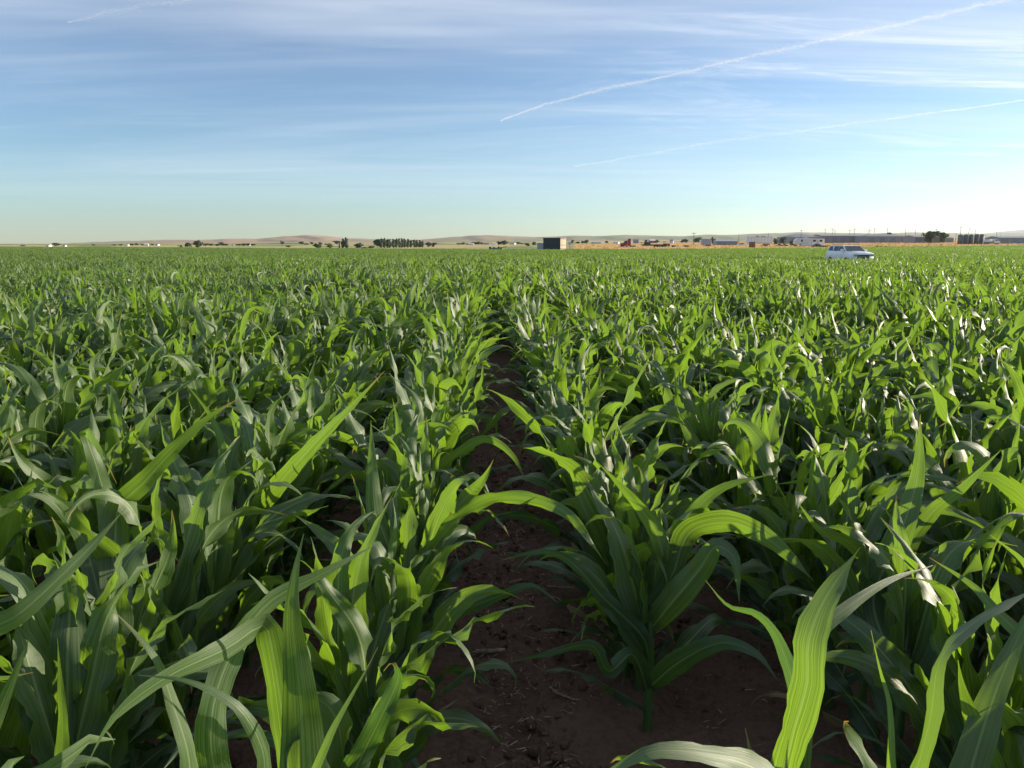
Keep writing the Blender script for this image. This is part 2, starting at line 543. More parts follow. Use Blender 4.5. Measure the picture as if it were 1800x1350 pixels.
def build_hills(name, prof, D0, D1, ybase, mat, seed, label, tint):
    pxs = np.arange(-900, 2701, 7.0)
    rows = 26
    px = np.array([p[0] for p in prof]); py = np.array([p[1] for p in prof])
    ridge = np.interp(pxs, px, py)
    ridge = ridge + (vnoise(pxs * 0.02, pxs * 0 + 3.3, seed) - .5) * 1.6 + (vnoise(pxs * 0.09, pxs * 0 + 1.3, seed + 1) - .5) * 0.6
    vs = []; cs = []
    for j in range(rows + 5):
        t = j / rows
        D = D0 + (D1 - D0) * t
        for k, p in enumerate(pxs):
            zb = zfrom(ybase(p), D0) - 2
            zt = zfrom(ridge[k], D1)
            s = min(t, 1.0)
            s = s * s * (3 - 2 * s) * 0.8 + s * 0.2
            z = zb + (zt - zb) * s + (0 if t <= 1 else -(t - 1) * (zt - zb) * 3)
            q = at(p, 430, D)
            bump = (vnoise(np.array([p * 0.045 + j * 0.21]), np.array([j * 0.35]), seed + 2)[0] - .5) * (zt - zb) * 0.22 * math.sin(math.pi * min(t, 1))
            vs.append((q[0], q[1], z + bump))
            cs.append((*tint(p, s), 1))
    n = len(pxs)
    i, j = np.meshgrid(np.arange(n - 1), np.arange(rows + 4))
    q = np.stack([(j * n + i).ravel(), (j * n + i + 1).ravel(), ((j + 1) * n + i + 1).ravel(), ((j + 1) * n + i).ravel()], 1)
    me = np_mesh(name, np.array(vs), q, True, None, mat)
    ca = me.color_attributes.new('land', 'FLOAT_COLOR', 'POINT')
    ca.data.foreach_set('color', np.array(cs, np.float32).ravel())
    o = link(name, me)
    tag(o, label, None, None, 'structure')


RIDGE = [(-900, 432), (-100, 431), (0, 430), (100, 428.5), (150, 426.5), (230, 423), (300, 421.5), (380, 421), (450, 420), (500, 415.5), (540, 413.5), (570, 414.5),
         (600, 418), (650, 420), (740, 421.5), (800, 416.5), (860, 414), (900, 416), (940, 417.5), (960, 417), (1010, 414.5), (1050, 414.5), (1100, 413.5), (1200, 415.2),
         (1230, 413.5), (1290, 413), (1350, 410), (1480, 410), (1520, 411), (1600, 409.5), (1700, 410.5), (1800, 410), (1950, 411), (2700, 415)]


def tint1(p, s):
    pink = np.array([0.60, 0.33, 0.22]); green = np.array([0.21, 0.26, 0.12]); grey = np.array([0.36, 0.29, 0.20])
    w = math.exp(-((p - 480) / 260) ** 2) * (0.4 + 0.6 * s) + 0.35 * math.exp(-((p - 870) / 50) ** 2)
    g = 0.75 if (p > 760 and s < 0.6) else 0.3
    w = min(w, 1)
    return tuple(pink * w + (1 - w) * (green * g + grey * (1 - g)))


build_hills('hills', RIDGE, 2900, 6200, lambda p: float(np.interp(p, T_PX, [428.5, 428.5, 426.5, 424.5, 421.5, 418, 418])),
            hill_material('dry_hills', (0.40, 0.29, 0.20), (0.25, 0.25, 0.15), (0.34, 0.24, 0.17), 1.0), 21,
            'low dry rolling hills along the horizon', tint1)
build_hills('mountains', [(-900, 436), (1500, 430), (1700, 415), (1750, 407), (1780, 404.5), (1800, 403), (1850, 402), (1950, 405), (2700, 412)], 8200, 9800, lambda p: 430.0,
            hill_material('blue_mountain', (0.28, 0.26, 0.22), (0.22, 0.22, 0.2), (0.25, 0.24, 0.2), 0.4), 41,
            'pale blue far mountain behind the farm at the right', lambda p, s: (0.25, 0.24, 0.21))

# ------------------------------------------------------------------ maize leaves and plants
def sweep(mid, side, width, ncross, fold, wave, ph):
    """blade: mid (n,3), side (n,3) unit vectors, half widths (n), folded along the midrib, rippled margins"""
    n = len(mid)
    t = np.gradient(mid, axis=0)
    t /= np.maximum(np.linalg.norm(t, axis=1, keepdims=True), 1e-9)
    s = side - t * np.sum(side * t, 1, keepdims=True)
    s /= np.maximum(np.linalg.norm(s, axis=1, keepdims=True), 1e-9)
    nn = np.cross(s, t)
    us = np.linspace(-1, 1, ncross)
    arc = np.concatenate([[0], np.cumsum(np.linalg.norm(np.diff(mid, axis=0), axis=1))])
    v = arc / arc[-1]
    P = np.zeros((n, ncross, 3)); UV = np.zeros((n, ncross, 2))
    for k, u in enumerate(us):
        fo = np.asarray(fold)
        w = wave * (u * u) * np.sin(arc * 2 * math.pi / 0.15 + ph + (1.9 if u > 0 else 0.0)) * np.clip(width / 0.03, 0, 1) * np.clip(v / 0.25, 0, 1)
        w = w + wave * 0.45 * (u * u) * np.sin(arc * 2 * math.pi / 0.057 + ph * 2.3 + (0.7 if u > 0 else 0.0)) * np.clip(width / 0.03, 0, 1) * np.clip(v / 0.25, 0, 1)
        P[:, k] = mid + s * (u * width * np.cos(fo))[:, None] + nn * ((abs(u) ** 1.3) * width * np.sin(fo) + w)[:, None]
        UV[:, k, 0] = 0.5 + 0.5 * u
        UV[:, k, 1] = v
    i, j = np.meshgrid(np.arange(ncross - 1), np.arange(n - 1))
    q = np.stack([(j * ncross + i).ravel(), (j * ncross + i + 1).ravel(), ((j + 1) * ncross + i + 1).ravel(), ((j + 1) * ncross + i).ravel()], 1)
    return P.reshape(-1, 3), q, UV.reshape(-1, 2)


def width_profile(v, wmax, base=0.5):
    return np.maximum(wmax * np.minimum(1.0, base + (1 - base) * np.clip(v / 0.33, 0, 1) ** 0.8) * (1 - v ** 2.0) ** 1.12, 0.0007)


def leaf_params(r, k, nl, H):
    """one blade of a plant: k counts up from the ground"""
    f = k / (nl - 1)
    length = H * np.interp(f, [0, .2, .45, .7, .85, 1], [.38, .48, .58, .61, .56, .42]) * r.uniform(.86, 1.12)
    width = 0.5 * np.interp(f, [0, .3, .6, .85, 1], [.060, .110, .146, .138, .080]) * r.uniform(.88, 1.12)
    a0 = math.radians(np.interp(f, [0, .3, .6, .85, 1], [56, 36, 19, 11, 4]) + r.uniform(-7, 7))
    a1 = math.radians(np.interp(f, [0, .3, .6, .85, 1], [110, 106, 98, 62, 20]) + r.uniform(-30, 32))
    p = r.uniform(1.4, 2.6)
    if 0.25 < f < 0.97 and r.random() < 0.40:      # a blade that buckles and hangs
        a1 = math.radians(r.uniform(125, 170)); p = r.uniform(2.6, 5.5)
    if f > 0.6 and r.random() < 0.22:            # one that stands almost straight
        a1 = math.radians(r.uniform(18, 45)); p = 1.2
    return dict(f=f, L=length, w=width, a0=a0, a1=a1, p=p, sway=r.uniform(-.8, .8), tw=r.normal(0, 1.3), ph=r.uniform(0, 6.3), wf=r.uniform(.7, 1.9), curl=r.uniform(-.3, 1.5),
                z=H * np.interp(f, [0, .2, .5, .8, 1], [.07, .15, .29, .42, .47]), wave=r.uniform(.007, .022), fold0=np.interp(f, [0, .8, 1], [.75, .95, 1.25]))


def leaf_arrays(pr, az, n, nc):
    v = np.linspace(0, 1, n) ** 0.95
    th = pr['a0'] + (pr['a1'] - pr['a0']) * v ** pr['p'] + .24 * v * np.sin(v * pr['wf'] * 6.28 + pr['ph']) + pr['curl'] * np.clip((v - .45) / .55, 0, 1) ** 2
    a = az + pr['sway'] * v ** 1.5 + .22 * v * np.sin(v * pr['wf'] * 5 + pr['ph'] * 1.7)
    ds = pr['L'] / (n - 1)
    d = np.stack([np.sin(th) * np.cos(a), np.sin(th) * np.sin(a), np.cos(th)], 1)
    mid = np.concatenate([[[0, 0, 0]], np.cumsum((d[:-1] + d[1:]) * 0.5 * ds, 0)])
    r0 = 0.011
    mid = mid + np.array([r0 * math.cos(az) * .6, r0 * math.sin(az) * .6, pr['z']])
    s0 = np.stack([-np.sin(a), np.cos(a), 0 * a], 1)
    up = np.cross(d, s0)
    tw = pr['tw'] * v ** 1.4 + .55 * v * np.sin(v * pr['wf'] * 7 + pr['ph'] * 2.9)
    s = s0 * np.cos(tw)[:, None] + up * np.sin(tw)[:, None]
    w = width_profile(v, pr['w'])
    fold = pr['fold0'] * (1 - v) ** 2.0 * .8 + 0.13 + .5 * np.clip((v - .6) / .4, 0, 1) ** 2
    return sweep(mid, s, w, nc, fold, pr['wave'], pr['ph'])


def stalk_arrays(r, H, lean, n=7, m=8):
    hs = np.linspace(0, H * .51, m)
    rad = np.interp(hs / (H * .51), [0, .12, .6, 1], [.0160, .0170, .0140, .0090])
    vs = []; uv = []
    for h, ra in zip(hs, rad):
        kn = 1.16 if int(h * 40) % 3 == 0 else 1.0
        for i in range(n):
            t = 2 * math.pi * i / n
            vs.append((ra * kn * math.cos(t) + lean[0] * h, ra * kn * math.sin(t) + lean[1] * h, h - 0.03)); uv.append((0.1 + .3 * i / n, h / H))
    q = [(j * n + i, j * n + (i + 1) % n, (j + 1) * n + (i + 1) % n, (j + 1) * n + i) for j in range(m - 1) for i in range(n)]
    return np.array(vs), np.array(q), np.array(uv)


def plant_spec(seed):
    r = np.random.default_rng(seed)
    H = r.uniform(1.02, 1.28)
    nl = int(r.integers(10, 12))
    az0 = r.uniform(0, 6.28)
    leaves = []
    for k in range(nl):
        az = az0 + math.pi * k + r.normal(0, .32) + k * .08
        leaves.append((leaf_params(r, k, nl, H), az))
    return dict(H=H, leaves=leaves, seed=seed, az0=az0, dry=r.random() < .4)


SPECS = [plant_spec(100 + i) for i in range(26)]


def joined(spec, n, nc, skip_low=0, stalk=True):
    V = []; Q = []; U = []; Mi = []; b = 0
    for k, (pr, az) in enumerate(spec['leaves']):
        if k < skip_low: continue
        v, q, u = leaf_arrays(pr, az, n, nc)
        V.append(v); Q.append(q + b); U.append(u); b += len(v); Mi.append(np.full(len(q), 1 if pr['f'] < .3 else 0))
    if stalk:
        v, q, u = stalk_arrays(None, spec['H'], (0, 0), 5, 4)
        V.append(v); Q.append(q + b); U.append(u); Mi.append(np.full(len(q), 2))
    return np.concatenate(V), np.concatenate(Q), np.concatenate(U), np.concatenate(Mi)


def corn_mesh(name, V, Q, U, Mi):
    me = np_mesh(name, V, Q, True, U)
    for m in (LEAF, LOWLEAF, STALK): me.materials.append(m)
    if len(me.polygons) == len(Mi):
        me.polygons.foreach_set('material_index', Mi.astype(np.int32))
    return me


# single prototypes with a mesh for each blade
PROTO = []
for sp in SPECS:
    ls = []
    for pr, az in sp['leaves']:
        v, q, u = leaf_arrays(pr, az, 24, 7)
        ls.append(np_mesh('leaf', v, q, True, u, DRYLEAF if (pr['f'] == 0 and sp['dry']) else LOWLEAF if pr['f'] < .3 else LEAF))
    v, q, u = stalk_arrays(None, sp['H'], (0, 0), 9, 12)
    PROTO.append((np_mesh('stalk', v, q, True, u, STALK), ls))

ORD = ['nearest', 'second', 'third', 'fourth', 'fifth', 'sixth', 'seventh', 'eighth', 'ninth', 'tenth', 'eleventh', 'twelfth', 'thirteenth', 'fourteenth', 'fifteenth',
       'sixteenth', 'seventeenth', 'eighteenth', 'nineteenth', 'twentieth']
NTH = ['first'] + ORD[1:]
ORD += [f'twenty-{w}' for w in ('first', 'second', 'third', 'fourth', 'fifth', 'sixth', 'seventh', 'eighth', 'ninth')] + ['thirtieth'] + [f'thirty-{w}' for w in ('first', 'second', 'third', 'fourth', 'fifth', 'sixth', 'seventh', 'eighth', 'ninth')] + ['fortieth']
ROWN = NTH

# every plant of the field near the camera, row by row
cand = []
rj = np.random.default_rng(77)
for k in range(-16, 17):
    y = -1.5 + rj.uniform(0, .2)
    while y < 9.5:
        cand.append((k, rowx(k) + rj.normal(0, .03), y))
        y += max(.09, rj.normal(.138, .028))


def project(x, y, z):
    d = np.array([x, y, z - CAM_H])
    w = d @ CF
    return (900 + F * (d @ RT) / w, 675 - F * (d @ CU) / w, w) if w > 0.15 else (1e6, 1e6, w)


HERO_BASES = []     # filled by the hand-placed plants
hero_plants = []


def hero(name_label, base, leaves, height=0.42, lean=0.0):
    hero_plants.append((name_label, base, leaves, height)); HERO_BASES.append(base)


#HERO0#
def L(p, w, roll=(0, 0), root=None, **k):
    return dict(p=p, w=w, roll=list(roll), root=root, **k)


hero('large corn plant at the front left of the furrow with one broad upright blade', (-0.348, 1.200), [
    L([(533, 1330, 1.404), (525, 1200, 1.356), (513, 1080, 1.320), (520, 1000, 1.320), (534, 938, 1.344)], 0.128, (-14, -8, -2, 6), .20, fold=.10, base=.8, wave=.003, ph=1.0),
    L([(470, 1105, 1.368), (398, 1140, 1.296), (290, 1192, 1.200), (200, 1262, 1.140), (150, 1350, 1.116)], 0.056, (55, 40, 30, 28, 50), .30, wp=[.5, .6, .95, 1, .6, .25], fold=.2),
    L([(466, 1400, 1.260), (462, 1320, 1.200), (425, 1250, 1.164), (380, 1218, 1.152), (320, 1195, 1.140), (243, 1187, 1.128)], 0.063, (-40, -45, -50, -30, 0), .24, fold=.25, wave=.006),
    L([(345, 1420, 1.320), (330, 1320, 1.296), (305, 1240, 1.284), (278, 1165, 1.272), (240, 1115, 1.272), (198, 1072, 1.272)], 0.070, (-48, -40, -35, -20), .22, fold=.2),
    L([(385, 1380, 1.344), (372, 1270, 1.320), (400, 1165, 1.344), (470, 1062, 1.392), (560, 1012, 1.440), (670, 952, 1.512)], 0.056, (70, 55, 30, -20, -35, -10), .26, wp=[.7, .8, .8, 1, .9, .5, .1], fold=.2, wave=.008),
    L([(540, 1400, 1.200), (580, 1292, 1.200), (618, 1222, 1.224), (645, 1175, 1.248), (664, 1138, 1.272)], 0.045, (38, 42, 40, 30), .28, fold=.3),
], 0.484)
hero('corn plant with a drooping bluish blade curled at its tip beside the furrow', (-0.348, 1.704), [
    L([(600, 1420, 1.740), (640, 1320, 1.704), (672, 1255, 1.680), (700, 1190, 1.680), (690, 1165, 1.656), (674, 1180, 1.632)], 0.090, (25, 5, -20, -10, 60), .16, fold=.25, wave=.010, low=True, wp=[.6, 1, .95, .8, .6, .4, .2]),
    L([(520, 1330, 1.800), (450, 1290, 1.800), (380, 1300, 1.776), (320, 1340, 1.752)], 0.068, (10, 30, 10), .12, low=True, wave=.009),
], 0.396)
hero('corn plant at the left edge with a long flat blade rising to the right', (-1.090, 1.378), [
    L([(-70, 1140, 1.776), (30, 1082, 1.800), (110, 1010, 1.848), (165, 955, 1.896), (222, 892, 1.944)], 0.068, (-18, -22, -10, 5), .33, wp=[.8, 1, 1, .85, .5, .08], fold=.16),
    L([(-40, 1210, 1.656), (20, 1190, 1.632), (58, 1182, 1.620)], 0.043, (10, 0), .3, fold=.3),
    L([(-80, 1380, 1.560), (-20, 1290, 1.536), (20, 1200, 1.524), (52, 1120, 1.512)], 0.068, (-40, -20, 0), .26),
], 0.462)
hero('dark corn plant at the left edge with a pale ribbed sword blade', (-1.090, 1.754), [
    L([(20, 1350, 2.136), (48, 1225, 2.064), (70, 1120, 2.040), (100, 1055, 2.040), (130, 1018, 2.064)], 0.111, (20, 8, -20, -50), .18, fold=.22, wave=.006),
    L([(100, 1400, 1.704), (110, 1290, 1.680), (106, 1205, 1.656), (101, 1122, 1.656)], 0.063, (32, 36, 36), .20, fold=.25),
    L([(180, 1330, 2.160), (260, 1290, 2.112), (330, 1310, 2.040)], 0.068, (0, 20), .12, low=True),
], 0.462)
hero('corn plant left of the furrow with a big dark slanting blade', (-1.090, 2.088), [
    L([(205, 905, 2.520), (255, 845, 2.472), (310, 785, 2.424), (365, 735, 2.400), (420, 700, 2.376)], 0.111, (5, -10, -18, -5), .34, fold=.16),
    L([(190, 900, 2.520), (170, 820, 2.496), (150, 760, 2.460), (175, 790, 2.376), (205, 850, 2.340)], 0.090, (20, 0, -40), .34, fold=.2, wave=.008),
    L([(150, 960, 2.580), (110, 900, 2.520), (60, 870, 2.460), (0, 900, 2.400)], 0.096, (15, 0, -20), .28, fold=.2),
    L([(215, 1000, 2.580), (245, 1060, 2.460), (255, 1130, 2.400), (245, 1180, 2.376)], 0.079, (10, 30), .18, low=True),
], 0.484)
hero('corn plant with a broad sunlit blade sweeping up to the right', (-1.090, 2.840), [
    L([(420, 930, 3.288), (482, 858, 3.144), (560, 772, 2.976), (620, 712, 2.880), (676, 652, 2.832)], 0.111, (18, 22, 28, 30), .36, fold=.2),
    L([(380, 890, 3.360), (392, 800, 3.360), (372, 735, 3.336), (325, 672, 3.300)], 0.079, (-20, 10, 35), .38, fold=.22),
    L([(330, 930, 3.360), (285, 880, 3.240), (290, 940, 3.120), (300, 1010, 3.060)], 0.090, (10, -20, 10), .3),
], 0.506)
hero('corn plant beside the furrow with a bright backlit blade folded at its tip', (-0.348, 2.592), [
    L([(738, 1015, 2.783), (765, 925, 2.761), (795, 862, 2.719), (815, 848, 2.654), (832, 868, 2.612)], 0.098, (30, 36, 36, 55), .32, fold=.16, wp=[.8, 1, 1, .85, .6, .1]),
    L([(735, 1010, 2.783), (800, 915, 2.708), (865, 878, 2.654), (935, 878, 2.612), (1000, 905, 2.591), (1040, 955, 2.591), (1066, 992, 2.591)], 0.068, (-15, -30, -48, -30, 0, 30), .30, wave=.010, wp=[.8, 1, .9, .8, .7, .5, .1], fold=.25),
    L([(690, 1030, 2.825), (682, 960, 2.803), (662, 905, 2.783), (655, 830, 2.783), (652, 738, 2.803)], 0.101, (-30, -28, -10, 20), .33, fold=.3),
    L([(740, 1120, 2.825), (800, 1080, 2.783), (872, 1050, 2.761), (935, 1030, 2.740), (985, 1062, 2.719)], 0.075, (-25, -35, -20, 20), .18, low=True, wave=.009),
    L([(690, 1090, 2.761), (640, 1040, 2.676), (590, 1010, 2.612), (545, 1045, 2.570), (530, 1110, 2.549)], 0.085, (15, 25, 0, -30), .24, wave=.008),
    L([(725, 1100, 2.708), (705, 1040, 2.602), (690, 1000, 2.527), (665, 985, 2.485), (650, 1030, 2.464)], 0.090, (20, 0, -20), .28, wave=.010),
], 0.462)
hero('corn plant whose narrow blade arches over the furrow and hangs down', (-0.348, 3.540), [
    L([(712, 900, 3.720), (755, 838, 3.660), (800, 800, 3.600), (855, 772, 3.576), (900, 800, 3.552), (926, 850, 3.552)], 0.075, (-20, -40, -45, -20, 20), .36, wp=[.8, 1, .9, .7, .4, .06]),
    L([(735, 880, 3.720), (735, 810, 3.720), (720, 760, 3.660), (760, 735, 3.600)], 0.090, (15, -10, 10), .36),
    L([(760, 980, 3.720), (820, 940, 3.660), (860, 910, 3.600), (900, 900, 3.576)], 0.068, (-20, -30, 10), .25, low=True),
    L([(700, 900, 3.720), (680, 830, 3.600), (700, 760, 3.540), (690, 700, 3.540)], 0.096, (-10, 15, 30), .34),
], 0.495)
hero('large corn plant at the front right of the furrow with a glowing lime blade', (0.570, 1.260), [
    L([(1372, 1400, 1.428), (1393, 1290, 1.392), (1418, 1200, 1.380), (1420, 1130, 1.404), (1448, 1055, 1.464), (1512, 962, 1.560)], 0.102, (28, 30, 32, 48, 40, 25), .22, wp=[1, 1, .9, .62, .85, .6, .06], fold=.14, wave=.004),
    L([(1418, 1190, 1.464), (1432, 1122, 1.488), (1485, 1072, 1.524), (1560, 1022, 1.584), (1640, 994, 1.644)], 0.059, (30, 0, -25, -12, 0), .30, fold=.18),
    L([(1400, 1380, 1.440), (1330, 1350, 1.392), (1310, 1280, 1.380)], 0.068, (20, 10), .18, low=True),
    L([(1400, 1250, 1.500), (1370, 1130, 1.584), (1330, 1080, 1.656), (1280, 1065, 1.704), (1240, 1020, 1.740)], 0.068, (20, 40, 20), .24, low=True),
], 0.484)
hero('corn plant at the lower right with a pale blade arching across the bottom', (0.570, 0.840), [
    L([(1440, 1440, 1.080), (1330, 1352, 1.020), (1235, 1325, 0.960), (1140, 1322, 0.936), (1050, 1375, 0.924), (1000, 1430, 0.924)], 0.084, (-20, -35, -40, -30, -10), .33, wave=.008, fold=.12),
    L([(1565, 1420, 1.152), (1566, 1320, 1.140), (1562, 1235, 1.152), (1546, 1175, 1.164), (1531, 1108, 1.176)], 0.041, (30, 34, 40, 45), .36, fold=.35),
    L([(1600, 1420, 1.128), (1635, 1262, 1.152), (1652, 1160, 1.200), (1715, 1092, 1.272), (1820, 1035, 1.344)], 0.056, (50, 48, 55, 62, 50), .35, wp=[.9, 1, .9, .7, .6, .4], fold=.3),
    L([(1545, 1430, 1.032), (1530, 1350, 1.008), (1500, 1300, 0.996), (1485, 1272, 0.972), (1492, 1268, 0.948)], 0.068, (10, -30, -60, -30), .34, wp=[.8, 1, 1, .8, .5, .2], wave=.012),
], 0.462)
hero('corn plant at the right edge with broad dark upright blades', (1.310, 1.531), [
    L([(1765, 1420, 1.632), (1722, 1300, 1.584), (1692, 1210, 1.536), (1684, 1160, 1.524)], 0.104, (0, 8, 0), .26, fold=.18),
    L([(1800, 1130, 1.824), (1752, 1076, 1.860), (1710, 1030, 1.896), (1634, 980, 1.944)], 0.056, (-15, -20, 10), .36),
    L([(1700, 1420, 1.512), (1738, 1250, 1.560), (1790, 1120, 1.632), (1840, 1020, 1.680)], 0.119, (-30, -28, -10), .24, fold=.18),
    L([(1830, 1200, 1.680), (1860, 1100, 1.680), (1800, 990, 1.704), (1740, 940, 1.740)], 0.079, (0, 20, 40), .36),
], 0.484)
hero('corn plant right of the furrow with a blade arching far to the right', (0.576, 2.520), [
    L([(1182, 1010, 2.671), (1212, 935, 2.632), (1285, 918, 2.568), (1355, 950, 2.516), (1432, 1022, 2.491)], 0.099, (-10, -28, -38, -15, 10), .36, wp=[.5, .7, 1, .85, .5, .06], fold=.16),
    L([(1180, 1010, 2.696), (1200, 930, 2.696), (1262, 862, 2.671), (1352, 834, 2.671)], 0.080, (-30, -25, -10), .36, fold=.2),
    L([(1168, 1000, 2.696), (1150, 930, 2.696), (1105, 870, 2.671), (1050, 812, 2.632)], 0.085, (15, 20, 40), .34),
    L([(1180, 1060, 2.632), (1230, 1000, 2.568), (1260, 960, 2.516), (1290, 980, 2.465), (1300, 1060, 2.440)], 0.115, (-10, 0, 10, 30), .3),
    L([(1130, 1120, 2.696), (1060, 1050, 2.696), (1000, 985, 2.722), (950, 970, 2.748), (880, 985, 2.773)], 0.067, (30, 35, 30, 10), .2, low=True, wave=.008),
    L([(1200, 1160, 2.568), (1270, 1130, 2.465), (1330, 1150, 2.388), (1370, 1200, 2.336)], 0.097, (-10, -20, 10), .14, low=True),
    L([(1110, 1150, 2.632), (1070, 1180, 2.568), (1040, 1135, 2.543), (960, 1150, 2.530), (890, 1165, 2.516)], 0.072, (20, 35, 20), .12, low=True, wave=.009),
], 0.462)
hero('corn plant with a tall tapering dark blade on the right side', (1.310, 2.165), [
    L([(1535, 1060, 2.616), (1578, 950, 2.592), (1612, 840, 2.616), (1618, 728, 2.664)], 0.127, (-20, -14, 0, 10), .3, fold=.16),
    L([(1590, 980, 2.640), (1640, 900, 2.640), (1690, 860, 2.592), (1760, 790, 2.544)], 0.090, (-20, -25, 0), .36),
    L([(1560, 1040, 2.640), (1500, 960, 2.640), (1440, 930, 2.592), (1400, 880, 2.568)], 0.090, (10, 30, 20), .3),
    L([(1600, 990, 2.640), (1660, 1000, 2.520), (1720, 950, 2.400), (1790, 960, 2.340)], 0.085, (0, -20, 10), .32),
], 0.506)
hero('corn plant with a pale curled crest blade on the right side', (1.310, 2.640), [
    L([(1400, 1010, 3.120), (1440, 920, 3.072), (1480, 850, 3.024), (1500, 790, 3.000), (1492, 772, 2.952), (1482, 795, 2.904)], 0.111, (-20, -5, 15, 30, 60), .34, wp=[.9, 1, 1, .8, .6, .5, .2], wave=.010),
    L([(1480, 900, 3.120), (1455, 850, 3.120), (1420, 845, 3.060), (1360, 852, 3.024)], 0.073, (10, 40, 30), .38),
    L([(1500, 880, 3.120), (1520, 790, 3.120), (1545, 770, 3.060)], 0.079, (-10, 20), .4),
], 0.506)
#HERO1#

single = []; rest = []
for k, x, y in cand:
    if any(math.hypot(x - b[0], y - b[1]) < 0.14 for b in HERO_BASES): continue
    dist = math.hypot(x, y)
    if dist < 0.62 or (k in (0, 1) and 0.5 < y < (2.9 if k == 0 else 2.66) and not (k == 0 and 1.95 < y < 2.3)): continue
    a = project(x, y, .75); b = project(x, y, .2)
    if y > 0 and (-120 < a[0] < 1920) and a[1] < 1480:
        single.append((dist, k, x, y))
    else:
        rest.append((x, y))
single.sort()
for s_ in single[280:]: rest.append((s_[2], s_[3]))
single = single[:280]
count = {}
rp = np.random.default_rng(5)
for dist, k, x, y in single:
    idx = int(rp.integers(len(PROTO)))
    st, ls = PROTO[idx]
    sidew = 'left' if k <= 0 else 'right'
    rown = (-k) if k <= 0 else k - 1
    key = (sidew, rown); c = count.get(key, 0); count[key] = c + 1
    if c < 40 and rown < 20:
        lab = f'green corn plant, {ORD[c] if c else "nearest"} one {"from" if c else "at"} the front in the {ROWN[rown]} row {sidew} of the furrow'
    else:
        lab = f'green corn plant among others in a far row {sidew} of the bare furrow'
    t = thing('corn_plant', lab, 'corn plant', (x, y, gz(x, y) - .012 + 0.015), rp.uniform(0, 6.28), 'corn plants standing in the near rows')
    t.rotation_euler = (rp.normal(0, .085), rp.normal(0, .085), (math.pi / 2 - SPECS[idx]['az0'] + rp.normal(0, .6)) if k in (0, 1) and y < 9.6 else rp.uniform(0, 6.28))
    sc = rp.uniform(.80, 1.08)
    t.scale = (sc * rp.uniform(.95, 1.1), sc * rp.uniform(.95, 1.1), sc)
    o = bpy.data.objects.new('stalk', st); C.objects.link(o); o.parent = t
    for l in ls:
        o = bpy.data.objects.new('leaf', l); C.objects.link(o); o.parent = t

